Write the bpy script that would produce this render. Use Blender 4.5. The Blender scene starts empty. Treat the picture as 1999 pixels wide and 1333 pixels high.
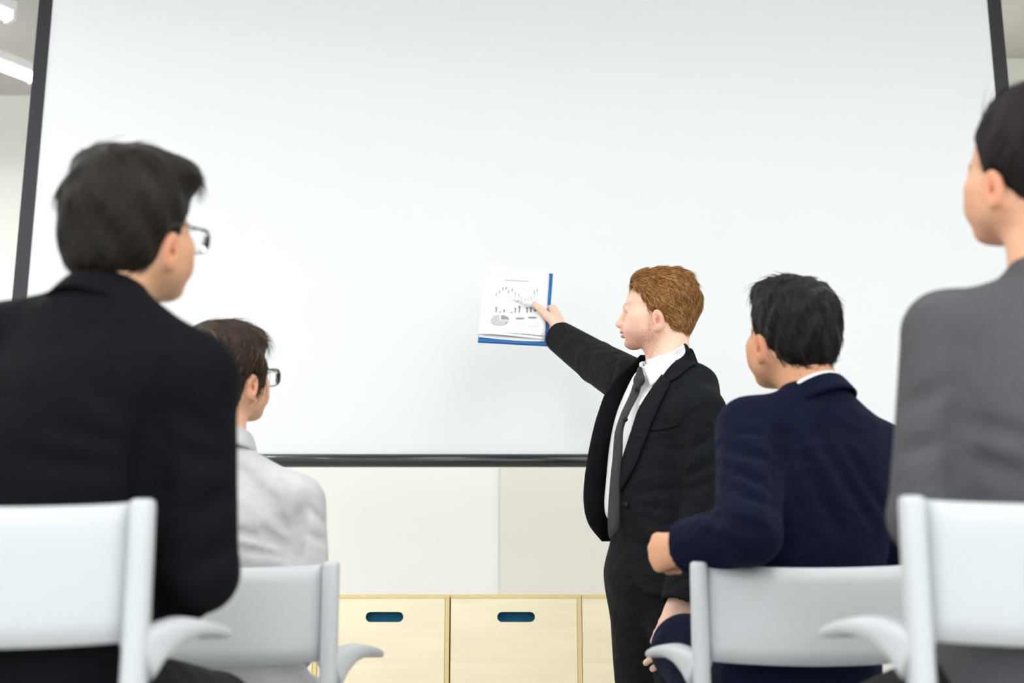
import bpy, bmesh, math, random
import numpy as np
from mathutils import Vector, Matrix
from mathutils.bvhtree import BVHTree
random.seed(7); RNG = np.random.default_rng(7)
SC = bpy.context.scene
COL = SC.collection

# ------------------------------------------------------------------ camera
CAM_H = 0.56; PITCH = math.radians(14.34); FPX = 2776.0
cam_d = bpy.data.cameras.new('camera'); cam = bpy.data.objects.new('camera', cam_d); COL.objects.link(cam)
cam.location = (0, 0, CAM_H); cam.rotation_euler = (math.pi/2 + PITCH, 0, 0)
cam_d.sensor_width = 36.0; cam_d.lens = 36.0*FPX/1999.0
cam_d.clip_start = 0.05; cam_d.clip_end = 60
cam_d.dof.use_dof = True; cam_d.dof.focus_distance = 3.95; cam_d.dof.aperture_fstop = 2.6
SC.camera = cam
# ------------------------------------------------------------------ world, light, exposure
w = bpy.data.worlds.new('world'); SC.world = w; w.use_nodes = True
w.node_tree.nodes['Background'].inputs[0].default_value = (0.9, 0.95, 1.0, 1)
w.node_tree.nodes['Background'].inputs[1].default_value = 0.6
SC.view_settings.view_transform = 'Standard'; SC.view_settings.look = 'None'
SC.view_settings.gamma = 1.0; SC.view_settings.use_curve_mapping = False
SC.view_settings.exposure = 0.11
SC.cycles.max_bounces = 6; SC.cycles.diffuse_bounces = 3; SC.cycles.caustics_reflective = False; SC.cycles.caustics_refractive = False
LAMP_W = 14.2            # watts of one ceiling tube
WINDOW_W = 46.0         # daylight through one window in the wall behind the camera
WINDOWS = (-2.6, 0.0, 2.6)
for i, wx in enumerate(WINDOWS):
    ld = bpy.data.lights.new('window_daylight', 'AREA'); ld.shape = 'RECTANGLE'
    ld.size = 2.1; ld.size_y = 1.9; ld.energy = WINDOW_W; ld.color = (0.90, 0.96, 1.0)
    lo = bpy.data.objects.new('window_daylight', ld); COL.objects.link(lo)
    lo.location = (wx, -3.96, 1.95); lo.rotation_euler = (math.radians(-90), 0, math.pi)
    lo.rotation_euler = Vector((0, 1, 0)).to_track_quat('-Z', 'Z').to_euler()

def at(px, py, Y):
    """point of the room at depth Y that the photograph shows at pixel px, py"""
    c, s = math.cos(PITCH), math.sin(PITCH)
    a, b = px-999.5, 666.5-py
    d = Vector((a, FPX*c - b*s, FPX*s + b*c))
    return Vector((0, 0, CAM_H)) + d*(Y/d.y)

# ------------------------------------------------------------------ materials
MATS = {}
def mat(name, col, rough=0.6, noise=None, bump=None, metal=0.0, sheen=0.0, emit=None, attr=None, spec=0.5,
        sss=0.0, transmission=0.0, coat=0.0, stretch=None, wrinkle=None, tint=None):
    """principled material; noise=(scale, amount) varies the colour, bump=(scale, strength)"""
    if name in MATS: return MATS[name]
    m = bpy.data.materials.new(name); m.use_nodes = True
    nt = m.node_tree; N = nt.nodes; L = nt.links; b = N['Principled BSDF']
    b.inputs['Base Color'].default_value = (*col, 1)
    b.inputs['Roughness'].default_value = rough; b.inputs['Metallic'].default_value = metal
    b.inputs['Specular IOR Level'].default_value = spec
    if sheen:
        b.inputs['Sheen Weight'].default_value = sheen; b.inputs['Sheen Roughness'].default_value = 0.5
        if tint: b.inputs['Sheen Tint'].default_value = (*tint, 1)
    if coat: b.inputs['Coat Weight'].default_value = coat; b.inputs['Coat Roughness'].default_value = 0.1
    if sss:
        b.inputs['Subsurface Weight'].default_value = sss
        b.inputs['Subsurface Radius'].default_value = (1.0, 0.35, 0.2); b.inputs['Subsurface Scale'].default_value = 0.008
    if transmission: b.inputs['Transmission Weight'].default_value = transmission; b.inputs['IOR'].default_value = 1.1
    if emit: b.inputs['Emission Color'].default_value = (*emit[:3], 1); b.inputs['Emission Strength'].default_value = emit[3]
    tc = N.new('ShaderNodeTexCoord'); src = tc.outputs['Object']
    if stretch:
        mp = N.new('ShaderNodeMapping'); mp.inputs['Scale'].default_value = stretch
        L.new(src, mp.inputs['Vector']); src = mp.outputs['Vector']
    base = None
    if attr:
        an = N.new('ShaderNodeAttribute'); an.attribute_name = attr; base = an.outputs['Color']
        L.new(base, b.inputs['Base Color'])
    if noise:
        nz = N.new('ShaderNodeTexNoise'); nz.inputs['Scale'].default_value = noise[0]; nz.inputs['Detail'].default_value = 4
        L.new(src, nz.inputs['Vector'])
        mr = N.new('ShaderNodeMapRange'); mr.inputs['From Min'].default_value = 0.3; mr.inputs['From Max'].default_value = 0.7
        mr.inputs['To Min'].default_value = 1-noise[1]; mr.inputs['To Max'].default_value = 1+noise[1]
        L.new(nz.outputs['Fac'], mr.inputs['Value'])
        mx = N.new('ShaderNodeVectorMath'); mx.operation = 'MULTIPLY'
        if base is not None: L.new(base, mx.inputs[0])
        else: mx.inputs[0].default_value = col
        L.new(mr.outputs['Result'], mx.inputs[1]); L.new(mx.outputs['Vector'], b.inputs['Base Color'])
    if bump:
        nb = N.new('ShaderNodeTexNoise'); nb.inputs['Scale'].default_value = bump[0]; nb.inputs['Detail'].default_value = 3
        L.new(src, nb.inputs['Vector'])
        bp = N.new('ShaderNodeBump'); bp.inputs['Strength'].default_value = bump[1]
        bp.inputs['Distance'].default_value = bump[2] if len(bump) > 2 else 0.002
        L.new(nb.outputs['Fac'], bp.inputs['Height']); L.new(bp.outputs['Normal'], b.inputs['Normal'])
        if wrinkle:                                   # soft creases of worn cloth
            mw = N.new('ShaderNodeMapping'); mw.inputs['Scale'].default_value = (1, 1, 1.7); mw.inputs['Rotation'].default_value = (.3, .5, .2)
            L.new(tc.outputs['Object'], mw.inputs['Vector'])
            nw = N.new('ShaderNodeTexNoise'); nw.inputs['Scale'].default_value = wrinkle[0]; nw.inputs['Detail'].default_value = 2.5; nw.inputs['Distortion'].default_value = 1.2
            L.new(mw.outputs['Vector'], nw.inputs['Vector'])
            b2 = N.new('ShaderNodeBump'); b2.inputs['Strength'].default_value = wrinkle[1]; b2.inputs['Distance'].default_value = .02
            L.new(nw.outputs['Fac'], b2.inputs['Height']); L.new(b2.outputs['Normal'], bp.inputs['Normal'])
    MATS[name] = m
    return m

def srgb(r, g, b):
    f = lambda c: (c/255/12.92) if c/255 <= 0.04045 else ((c/255+0.055)/1.055)**2.4
    return (f(r), f(g), f(b))

WALL = mat('painted wall', (0.88, 0.87, 0.83), 0.85, bump=(60, 0.05))
WALL_B = mat('beige partition paint', (0.765, 0.75, 0.685), 0.85, bump=(60, 0.05))
CEIL = mat('grey painted slab', (0.60, 0.59, 0.55), 0.9, noise=(1.3, 0.10), bump=(12, 0.1))
FLOOR = mat('pale grey carpet tile', (0.58, 0.57, 0.55), 0.9, noise=(90, 0.15), bump=(400, 0.3))
SCREEN = mat('white projection fabric', (0.812, 0.842, 0.868), 0.75, bump=(300, 0.02), spec=0.3)
BLACK = mat('black screen border', srgb(32, 34, 42), 0.5)
BLACKBAR = mat('glossy black metal bar', srgb(26, 28, 36), 0.28, coat=0.3)
PLY = mat('pale birch plywood', srgb(246, 234, 202), 0.55, noise=(3.0, 0.05), stretch=(1, 1, 9), bump=(20, 0.03))
PLYEDGE = mat('birch plywood edge', srgb(228, 206, 150), 0.6, noise=(40, 0.10), stretch=(1, 1, 14))
FELT = mat('blue felt lining', srgb(20, 95, 130), 0.95, bump=(500, 0.3))
CHAIRW = mat('pale grey-white moulded plastic', (0.535, 0.563, 0.588), 0.42, bump=(180, 0.02))
DARKSEAM = mat('dark rubber', (0.03, 0.03, 0.035), 0.7)
LAMPBODY = mat('white lamp housing', (0.8, 0.8, 0.8), 0.5)
GLOW = mat('lamp diffuser', (1, 1, 1), 0.5, emit=(1, 0.99, 0.96, 14))
SKIN = mat('skin', (0.7, 0.45, 0.33), 0.5, attr='Col', sss=0.12, bump=(250, 0.04), spec=0.35)
HAIR = mat('hair', (0.2, 0.1, 0.05), 0.55, attr='Col', noise=(140, 0.35), bump=(160, 0.35), spec=0.18)

# ------------------------------------------------------------------ mesh helpers
def link(o, parent=None):
    COL.objects.link(o)
    if parent is not None: o.parent = parent
    return o
def tag(o, label=None, cat=None, group=None, kind=None):
    if label: o['label'] = label
    if cat: o['category'] = cat
    if group: o['group'] = group
    if kind: o['kind'] = kind
    return o
def empty(name, loc=(0, 0, 0), rz=0):
    o = bpy.data.objects.new(name, None); o.location = loc; o.rotation_euler = (0, 0, rz); o.empty_display_size = 0.05
    return link(o)
def mesh_obj(name, verts, faces, material, parent=None, smooth=True, colors=None):
    me = bpy.data.meshes.new(name)
    if isinstance(faces, np.ndarray):
        verts = np.asarray(verts, np.float32); nv, nf, k = len(verts), len(faces), faces.shape[1]
        me.vertices.add(nv); me.vertices.foreach_set('co', verts.ravel())
        me.loops.add(nf*k); me.loops.foreach_set('vertex_index', faces.astype(np.int32).ravel())
        me.polygons.add(nf); me.polygons.foreach_set('loop_start', np.arange(0, nf*k, k, dtype=np.int32))
        me.update(calc_edges=True); me.validate()
    else:
        me.from_pydata([tuple(v) for v in verts], [], faces); me.update()
    me.polygons.foreach_set('use_smooth', [smooth]*len(me.polygons))
    if colors is not None:
        a = me.attributes.new('Col', 'FLOAT_COLOR', 'POINT')
        a.data.foreach_set('color', np.concatenate([colors, np.ones((len(colors), 1))], 1).astype(np.float32).ravel())
    me.materials.append(material)
    return link(bpy.data.objects.new(name, me), parent)
def bm_obj(name, bm, material, parent=None, smooth=False):
    bmesh.ops.recalc_face_normals(bm, faces=bm.faces)
    me = bpy.data.meshes.new(name); bm.to_mesh(me); bm.free()
    me.polygons.foreach_set('use_smooth', [smooth]*len(me.polygons)); me.materials.append(material)
    return link(bpy.data.objects.new(name, me), parent)
def box(name, lo, hi, material, parent=None, bevel=0.0, seg=2):
    bm = bmesh.new(); bmesh.ops.create_cube(bm, size=1)
    lo, hi = Vector(lo), Vector(hi)
    for v in bm.verts: v.co = Vector([(lo[i]+hi[i])/2 + v.co[i]*(hi[i]-lo[i]) for i in range(3)])
    if bevel: bmesh.ops.bevel(bm, geom=bm.edges[:], offset=bevel, segments=seg, affect='EDGES', profile=0.5)
    return bm_obj(name, bm, material, parent, smooth=False)
def tube_data(pts, radii, sides=8, flat=None, cap=True):
    """tube along points; flat=(vector, factor) squashes the section along a direction"""
    pts = [Vector(p) for p in pts]; n = len(pts)
    if not hasattr(radii, '__len__'): radii = [radii]*n
    vs, fs = [], []; up = Vector((0.13, 0.21, 0.97))
    for i, p in enumerate(pts):
        t = (pts[min(i+1, n-1)]-pts[max(i-1, 0)]).normalized()
        a = up.cross(t)
        if a.length < 1e-4: a = Vector((1, 0, 0)).cross(t)
        a.normalize(); b = t.cross(a); up = b
        for j in range(sides):
            th = 2*math.pi*j/sides
            o = a*math.cos(th)*radii[i] + b*math.sin(th)*radii[i]
            if flat: o = o - flat[0]*o.dot(flat[0])*(1-flat[1])
            vs.append(p+o)
    for i in range(n-1):
        for j in range(sides):
            fs.append((i*sides+j, i*sides+(j+1) % sides, (i+1)*sides+(j+1) % sides, (i+1)*sides+j))
    if cap: fs.append(tuple(reversed(range(sides)))); fs.append(tuple(range((n-1)*sides, n*sides)))
    return vs, fs
def tube(name, pts, radii, material, parent=None, sides=8, flat=None, smooth=True):
    v, f = tube_data(pts, radii, sides, flat)
    return mesh_obj(name, v, f, material, parent, smooth)
def spline(pts, n=6):
    """Catmull-Rom through points (any dimension)"""
    P = np.array([list(p) for p in pts], float); P = np.vstack([2*P[0]-P[1], P, 2*P[-1]-P[-2]]); out = []
    for i in range(1, len(P)-2):
        for t in np.linspace(0, 1, n, endpoint=False):
            p0, p1, p2, p3 = P[i-1:i+3]
            out.append(0.5*((2*p1)+(-p0+p2)*t+(2*p0-5*p1+4*p2-p3)*t*t+(-p0+3*p1-3*p2+p3)*t**3))
    out.append(P[-2]); return np.array(out)
def patch(name, rows, material, parent=None, thick=0.004, nu=5, nv=5, offset=0.0):
    """a cloth sheet through a grid of control points (rows of points), given thickness"""
    R = [spline(r, nu) for r in rows]; m = len(R[0])
    G = np.stack([spline([r[j] for r in R], nv) for j in range(m)], 1)
    a, b, _ = G.shape; V = G.reshape(-1, 3)
    F = np.array([(i*b+j, i*b+j+1, (i+1)*b+j+1, (i+1)*b+j) for i in range(a-1) for j in range(b-1)])
    o = mesh_obj(name, V, F, material, parent)
    md = o.modifiers.new('thickness', 'SOLIDIFY'); md.thickness = thick; md.offset = offset
    return o

# ------------------------------------------------------------------ signed-distance modelling
class Vol:
    def __init__(s, lo, hi, h):
        s.lo = np.array(lo, float); s.h = h
        n = np.ceil((np.array(hi, float)-s.lo)/h).astype(int)+1
        s.n = n; s.D = np.full(n, 1.0, np.float32)
        s.ax = [(s.lo[i]+h*np.arange(n[i])).astype(np.float32) for i in range(3)]
    def sub(s, lo, hi):
        i0 = np.clip(np.floor((np.array(lo)-s.lo)/s.h).astype(int), 0, s.n-1)
        i1 = np.clip(np.ceil((np.array(hi)-s.lo)/s.h).astype(int)+1, 1, s.n)
        if np.any(i1 <= i0): return None, None
        sl = tuple(slice(a, b) for a, b in zip(i0, i1))
        return sl, (s.ax[0][sl[0]][:, None, None], s.ax[1][sl[1]][None, :, None], s.ax[2][sl[2]][None, None, :])
    def put(s, sl, d, k, op):
        A = s.D[sl]
        if op == 'add':
            if k > 0:
                h = np.maximum(k-np.abs(A-d), 0)/k; s.D[sl] = np.minimum(A, d)-h*h*k*0.25
            else: s.D[sl] = np.minimum(A, d)
        elif op == 'cut':
            d = -d
            if k > 0:
                h = np.maximum(k-np.abs(A-d), 0)/k; s.D[sl] = np.maximum(A, d)+h*h*k*0.25
            else: s.D[sl] = np.maximum(A, d)
    def ell(s, c, r, R=None, k=0.01, op='add'):
        c = np.array(c, float); r = np.array(r, float) if hasattr(r, '__len__') else np.array([r]*3, float)
        ext = (np.abs(np.array(R)) @ r) if R is not None else r
        m = k+3*s.h
        sl, X = s.sub(c-ext-m, c+ext+m)
        if sl is None: return s
        q = [X[i]-np.float32(c[i]) for i in range(3)]
        if R is not None:
            R = np.array(R, np.float32); q = [q[0]*R[0, j]+q[1]*R[1, j]+q[2]*R[2, j] for j in range(3)]
        r = r.astype(np.float32)
        k0 = np.sqrt((q[0]/r[0])**2+(q[1]/r[1])**2+(q[2]/r[2])**2)+1e-6
        k1 = np.sqrt((q[0]/r[0]**2)**2+(q[1]/r[1]**2)**2+(q[2]/r[2]**2)**2)+1e-6
        s.put(sl, k0*(k0-1)/k1, k, op); return s
    def cap(s, a, b, ra, rb=None, k=0.01, op='add', flat=None):
        a = np.array(a, float); b = np.array(b, float); rb = ra if rb is None else rb
        m = max(ra, rb)+k+3*s.h
        sl, X = s.sub(np.minimum(a, b)-m, np.maximum(a, b)+m)
        if sl is None: return s
        ba = (b-a).astype(np.float32); L2 = float(ba @ ba)+1e-12
        q = [X[i]-np.float32(a[i]) for i in range(3)]
        t = np.clip((q[0]*ba[0]+q[1]*ba[1]+q[2]*ba[2])/L2, 0, 1)
        q = [q[i]-t*ba[i] for i in range(3)]
        sc = 1.0
        if flat is not None:
            f = np.array(flat[0], np.float32); f /= np.linalg.norm(f); sc = flat[1]
            dd = (q[0]*f[0]+q[1]*f[1]+q[2]*f[2])*(1/sc-1)
            q = [q[i]+dd*f[i] for i in range(3)]
        d = (np.sqrt(q[0]**2+q[1]**2+q[2]**2)-(ra+(rb-ra)*t))*sc
        s.put(sl, d, k, op); return s
    def chain(s, pts, radii, k=0.01, n=5, flat=None, op='add'):
        """one smooth tube through points (segments merged before blending, so no ribs)"""
        P = spline([list(p)+[r] for p, r in zip(pts, radii)], n)
        m = P[:, 3].max()+k+3*s.h
        sl, X = s.sub(P[:, :3].min(0)-m, P[:, :3].max(0)+m)
        if sl is None: return s
        best = None
        for i in range(len(P)-1):
            a, b, ra, rb = P[i, :3].astype(np.float32), P[i+1, :3].astype(np.float32), float(P[i, 3]), float(P[i+1, 3])
            ba = b-a; q = [X[c]-a[c] for c in range(3)]
            t = np.clip((q[0]*ba[0]+q[1]*ba[1]+q[2]*ba[2])/(float(ba @ ba)+1e-12), 0, 1)
            q = [q[c]-t*ba[c] for c in range(3)]; sc = 1.0
            if flat is not None:
                f = np.array(flat[0], np.float32); f /= np.linalg.norm(f); sc = flat[1]
                dd = (q[0]*f[0]+q[1]*f[1]+q[2]*f[2])*(1/sc-1); q = [q[c]+dd*f[c] for c in range(3)]
            d = (np.sqrt(q[0]**2+q[1]**2+q[2]**2)-(ra+(rb-ra)*t))*sc
            best = d if best is None else np.minimum(best, d)
        s.put(sl, best, k, op); return s
    def loft(s, secs, side, fwd, k=0.02, p=2.0, op='add', ends=0.02):
        """secs: rows (z, cx, cy, half width along side, half depth along fwd), z rising"""
        S = spline(secs, 8).astype(np.float32); z = S[:, 0]
        rm = float(max(S[:, 3].max(), S[:, 4].max()))+k+3*s.h
        lo = (S[:, 1].min()-rm, S[:, 2].min()-rm, z[0]-k-3*s.h); hi = (S[:, 1].max()+rm, S[:, 2].max()+rm, z[-1]+k+3*s.h)
        sl, X = s.sub(lo, hi)
        if sl is None: return s
        Z = X[2]; f = lambda j: np.interp(Z.ravel(), z, S[:, j]).astype(np.float32).reshape(Z.shape)
        dx, dy = X[0]-f(1), X[1]-f(2); a, b = f(3), f(4)
        u = np.abs(dx*side[0]+dy*side[1]); v = np.abs(dx*fwd[0]+dy*fwd[1])
        g = ((u/a)**p+(v/b)**p)**(1/p)
        d = (g-1)*np.minimum(a, b)
        e = np.maximum(z[0]-Z, Z-z[-1])+0*d
        h = np.maximum(ends-np.abs(d-e), 0)/ends
        s.put(sl, np.maximum(d, e)+h*h*ends*0.25, k, op); return s
    def fold(s, a, b, wd, depth):
        """crease (depth>0) or ridge (depth<0) along a segment"""
        a = np.array(a, float); b = np.array(b, float); m = 2.5*wd
        sl, X = s.sub(np.minimum(a, b)-m, np.maximum(a, b)+m)
        if sl is None: return s
        ba = (b-a).astype(np.float32); q = [X[i]-np.float32(a[i]) for i in range(3)]
        t = np.clip((q[0]*ba[0]+q[1]*ba[1]+q[2]*ba[2])/float(ba @ ba+1e-9), 0, 1)
        d2 = sum((q[i]-t*ba[i])**2 for i in range(3))
        s.D[sl] += (depth*np.exp(-d2/wd**2)).astype(np.float32); return s
    def custom(s, fn, op='cut'):
        X = (s.ax[0][:, None, None], s.ax[1][None, :, None], s.ax[2][None, None, :])
        d = fn(*X).astype(np.float32)
        if op == 'cut': s.D = np.maximum(s.D, d)
        else: s.D = s.D+d
        return s
    def mesh(s):
        D = s.D; D[0], D[-1] = 1, 1; D[:, 0], D[:, -1] = 1, 1; D[:, :, 0], D[:, :, -1] = 1, 1
        I = D < 0; nx, ny, nz = D.shape
        c = np.zeros((nx-1, ny-1, nz-1), np.int8)
        offs = [(i, j, k) for i in (0, 1) for j in (0, 1) for k in (0, 1)]
        for o in offs: c += I[o[0]:nx-1+o[0], o[1]:ny-1+o[1], o[2]:nz-1+o[2]]
        act = np.argwhere((c > 0) & (c < 8))
        idx = np.full(c.shape, -1, np.int32); idx[tuple(act.T)] = np.arange(len(act))
        val = {o: D[act[:, 0]+o[0], act[:, 1]+o[1], act[:, 2]+o[2]] for o in offs}
        acc = np.zeros((len(act), 3)); cnt = np.zeros(len(act))
        for o in offs:
            for ax in range(3):
                if o[ax]: continue
                o2 = list(o); o2[ax] = 1; a, b = val[o], val[tuple(o2)]
                cr = (a < 0) != (b < 0); t = np.where(cr, a/np.where(cr, a-b, 1), 0)
                p = np.tile(np.array(o, float), (len(act), 1)); p[:, ax] += t
                acc += p*cr[:, None]; cnt += cr
        V = s.lo+(act+acc/cnt[:, None])*s.h
        F = []
        for ax in range(3):
            b1, b2 = (ax+1) % 3, (ax+2) % 3
            A = np.moveaxis(I, ax, 0); ch = np.moveaxis(A[:-1] != A[1:], 0, ax)
            e = np.argwhere(ch); e = e[(e[:, b1] > 0) & (e[:, b2] > 0)]
            inside = I[tuple(e.T)]
            def cell(d1, d2):
                q = e.copy(); q[:, b1] -= d1; q[:, b2] -= d2
                return idx[tuple(q.T)]
            q = np.stack([cell(1, 1), cell(0, 1), cell(0, 0), cell(1, 0)], 1)
            q[~inside] = q[~inside][:, ::-1]; F.append(q)
        F = np.concatenate(F); F = F[(F >= 0).all(1)]
        return V, F

def frame(fwd, up=(0, 0, 1)):
    """columns right, forward, up"""
    f = Vector(fwd).normalized(); r = f.cross(Vector(up)).normalized(); u = r.cross(f)
    return np.array([list(r), list(f), list(u)]).T


# ================================================================== the room
RX0, RX1, RY0, RY1, RH = -4.6, 4.6, -4.0, 7.0, 3.70
PARTY = 6.55                                   # near face of the beige partition behind the screen's right half
tag(box('floor', (RX0, RY0, -0.1), (RX1, RY1, 0), FLOOR), kind='structure')
ceil = tag(box('ceiling', (RX0, RY0, RH), (RX1, RY1, RH+0.15), CEIL), kind='structure')
tag(box('wall_far', (RX0-0.1, RY1, 0), (RX1+0.1, RY1+0.1, RH), WALL), kind='structure')
tag(box('wall_left', (RX0-0.1, RY0, 0), (RX0, RY1, RH), WALL), kind='structure')
tag(box('wall_right', (RX1, RY0, 0), (RX1+0.1, RY1, RH), WALL), kind='structure')
seam_x = at(975, 1040, PARTY).x
tag(box('wall_partition', (seam_x, PARTY, 0), (RX1, PARTY+0.12, RH), WALL_B, bevel=0.003), kind='structure')
tag(box('wall_panel', (-1.75, PARTY+0.012, 0), (seam_x, PARTY+0.12, RH), WALL, bevel=0.003), kind='structure')
# wall behind the camera with three windows
wb = tag(box('wall_back', (RX0-0.1, RY0-0.1, 0), (RX1+0.1, RY0, 0.95), WALL), kind='structure')
box('lintel', (RX0-0.1, RY0-0.1, 2.95), (RX1+0.1, RY0, RH), WALL, wb)
edges = [RX0-0.1] + [e for wx in WINDOWS for e in (wx-1.1, wx+1.1)] + [RX1+0.1]
for i in range(0, len(edges), 2):
    box('pier', (edges[i], RY0-0.1, 0.95), (edges[i+1], RY0, 2.95), WALL, wb)
FRAMEW = mat('white window frame', (0.8, 0.8, 0.8), 0.4)
PANE = mat('window glass', (1, 1, 1), 0.02, transmission=1.0)
for n, wx in enumerate(WINDOWS):
    e = empty('window_%d' % (n+1), (wx, RY0-0.05, 0.95)); tag(e, kind='structure')
    for nm, lo, hi in (('frame_rail', (-1.1, -.03, 0), (1.1, .03, .06)), ('frame_rail', (-1.1, -.03, 1.94), (1.1, .03, 2.0)),
                       ('frame_stile', (-1.1, -.03, .06), (-1.04, .03, 1.94)), ('frame_stile', (1.04, -.03, .06), (1.1, .03, 1.94)),
                       ('mullion', (-.03, -.03, .06), (.03, .03, 1.94))):
        box(nm, lo, hi, FRAMEW, e)
    for sx in (-1, 1):
        box('pane', (min(sx*.03, sx*1.04), -.004, .06), (max(sx*.03, sx*1.04), .004, 1.94), PANE, e)

# ------------------------------------------------------------------ ceiling tubes
LD = Vector((0.62, 0.785, 0)).normalized(); LZ = 3.36
def pendant(end, label, LLEN=1.75, watts=LAMP_W):
    """linear tube lamp whose right-hand end is at `end`, running diagonally under the slab"""
    mid = Vector(end)-LD*LLEN/2; ang = math.atan2(LD.y, LD.x)
    e = empty('tube_lamp', (mid.x, mid.y, LZ), ang)
    tag(e, label, 'lamp', 'diagonal tube lamps under the ceiling')
    box('housing', (-LLEN/2, -.032, .012), (LLEN/2, .032, .065), LAMPBODY, e, bevel=.01)
    t = tube('diffuser', [(-LLEN/2+.01, 0, .0), (LLEN/2-.01, 0, 0)], .030, GLOW, e, sides=16, flat=(Vector((0, 0, 1)), .7))
    for sx in (-1, 1):
        box('end_cap', (sx*LLEN/2-.010, -.034, -.024), (sx*LLEN/2+.010, .034, .067), LAMPBODY, e, bevel=.006)
        tube('suspension_wire', [(sx*LLEN*.36, 0, .07), (sx*LLEN*.36, 0, RH-LZ-.001)], .003, LAMPBODY, e, sides=6)
    ld = bpy.data.lights.new('tube_light', 'AREA'); ld.shape = 'RECTANGLE'; ld.size = LLEN-.05; ld.size_y = .06
    ld.energy = watts; ld.color = (0.965, 0.985, 1.0)
    lo = bpy.data.objects.new('tube_light', ld); link(lo, e); lo.location = (0, 0, -.03)
    return e
def at_z(px, py, z):
    p = at(px, py, 1.0); d = p-Vector((0, 0, CAM_H)); return Vector((0, 0, CAM_H))+d*((z-CAM_H)/d.z)
pendant(at_z(66, 153, LZ), 'glowing white tube lamp ending right at the black screen border')
pendant(at_z(20, 33, LZ), 'glowing tube lamp in the top left corner, nearer one of two')
for x, y in [(x+.15*(k % 2), y) for k, y in enumerate((-2.4, -0.4, 1.4, 3.3)) for x in (-3.0, -.9, 1.5, 3.8)]:
    pendant((x, y, LZ), 'white tube lamp hanging above the seats, outside the picture')

for x in (-.55, .55, 1.65, 2.75):
    pendant((x, 6.05, LZ), 'short white tube lamp hanging behind the projection screen', .95, 8.6)

# ------------------------------------------------------------------ projection screen
YS = 4.95
def sx_at(px, py): return at(px, py, YS)
zb = (at(900, 886, YS).z+at(900, 912, YS).z)/2; rb = (at(900, 886, YS).z-at(900, 912, YS).z)/2
xl_in = at(53, 580, YS).x; xl_out = at(25, 580, YS).x
xr_in = at(1940, 150, YS).x; xr_out = at(1967, 150, YS).x
ZT = 3.52
scr = empty('projection_screen', ((xl_out+xr_out)/2, YS, zb))
tag(scr, 'large white projection screen with black border and round black bottom bar', 'screen')
scr_c = Vector(scr.location)
def S(x, y, z): return (x-scr_c.x, y, z-scr_c.z)
box('screen_fabric', S(xl_in-.002, -.003, zb), S(xr_in+.002, .003, ZT), SCREEN, scr)
box('side_border', S(xl_out, -.006, zb), S(xl_in, .004, ZT), BLACK, scr)
box('side_border', S(xr_in, -.006, zb), S(xr_out, .004, ZT), BLACK, scr)
tube('bottom_bar', [S(xl_out-.02, 0, zb), S(xr_out+.02, 0, zb)], rb, BLACKBAR, scr, sides=20)
for xx in (xl_out-.03, xr_out+.03):
    tube('bar_end_cap', [S(xx-.012, 0, zb), S(xx+.012, 0, zb)], rb*1.08, BLACK, scr, sides=20)
box('roller_housing', S(xl_out-.12, -.06, ZT-.02), S(xr_out+.12, .06, ZT+.10), LAMPBODY, scr, bevel=.015)
for xx in (xl_out+.3, xr_out-.3):
    tube('hanger', [S(xx, 0, ZT+.09), S(xx, 0, RH)], .006, BLACK, scr, sides=8)

# ------------------------------------------------------------------ plywood storage boxes
YC = 4.52; CD = 0.42
def slot_panel(name, x0, x1, z0, z1, y0, y1, cx, cz, sw, sh, material, parent):
    """board with a rounded grip slot cut through it"""
    n = 10; r = sh/2; ring = []
    for k in range(n+1):
        a = math.pi/2-math.pi*k/n; ring.append((cx+sw/2-r+r*math.cos(a), cz+r*math.sin(a)))
    for k in range(n+1):
        a = -math.pi/2-math.pi*k/n; ring.append((cx-sw/2+r+r*math.cos(a), cz+r*math.sin(a)))
    m = len(ring); outer = []
    for (x, z) in ring:                                   # matching points on the outline
        dx, dz = x-cx, z-cz
        t = min(((x1-cx) if dx > 0 else (cx-x0))/max(abs(dx), 1e-6), ((z1-cz) if dz > 0 else (cz-z0))/max(abs(dz), 1e-6))
        outer.append((cx+dx*t, cz+dz*t))
    corners = [(x1, z1), (x1, z0), (x0, z0), (x0, z1)]
    for c in corners:                                     # pull the nearest outline point into each corner
        i = min(range(m), key=lambda q: (outer[q][0]-c[0])**2+(outer[q][1]-c[1])**2); outer[i] = c
    vs = [(x, y0, z) for x, z in ring]+[(x, y0, z) for x, z in outer]+[(x, y1, z) for x, z in ring]+[(x, y1, z) for x, z in outer]
    fs = []
    for i in range(m):
        j = (i+1) % m
        fs += [(i, j, m+j, m+i), (2*m+i, 3*m+i, 3*m+j, 2*m+j), (i, 2*m+i, 2*m+j, j), (m+i, m+j, 3*m+j, 3*m+i)]
    bm = bmesh.new(); bv = [bm.verts.new(v) for v in vs]
    for f in fs:
        try: bm.faces.new([bv[q] for q in f])
        except ValueError: pass
    return bm_obj(name, bm, material, parent)
ztop = at(1000, 1160, YC).z
xa = at(879, 1200, YC).x; xb = at(1136, 1200, YC).x; UW = xb-xa
zs = at(1007, 1204, YC).z; ssw = at(1044, 1204, YC).x-at(970, 1204, YC).x; ssh = at(1007, 1194, YC).z-at(1007, 1214, YC).z
LABS = {-3: 'plywood storage box hidden behind the seated people, farthest left',
        -2: 'plywood storage box with grip slot behind the chair of the woman in light grey',
        -1: 'birch plywood storage box with grip slot, between the grey-jacketed woman and the dark gap',
        0: 'birch plywood storage box with centred grip slot right of the dark vertical gap',
        1: 'birch plywood storage box half hidden by the standing presenter\'s legs',
        2: 'birch plywood storage box hidden behind the man in navy'}
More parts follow.
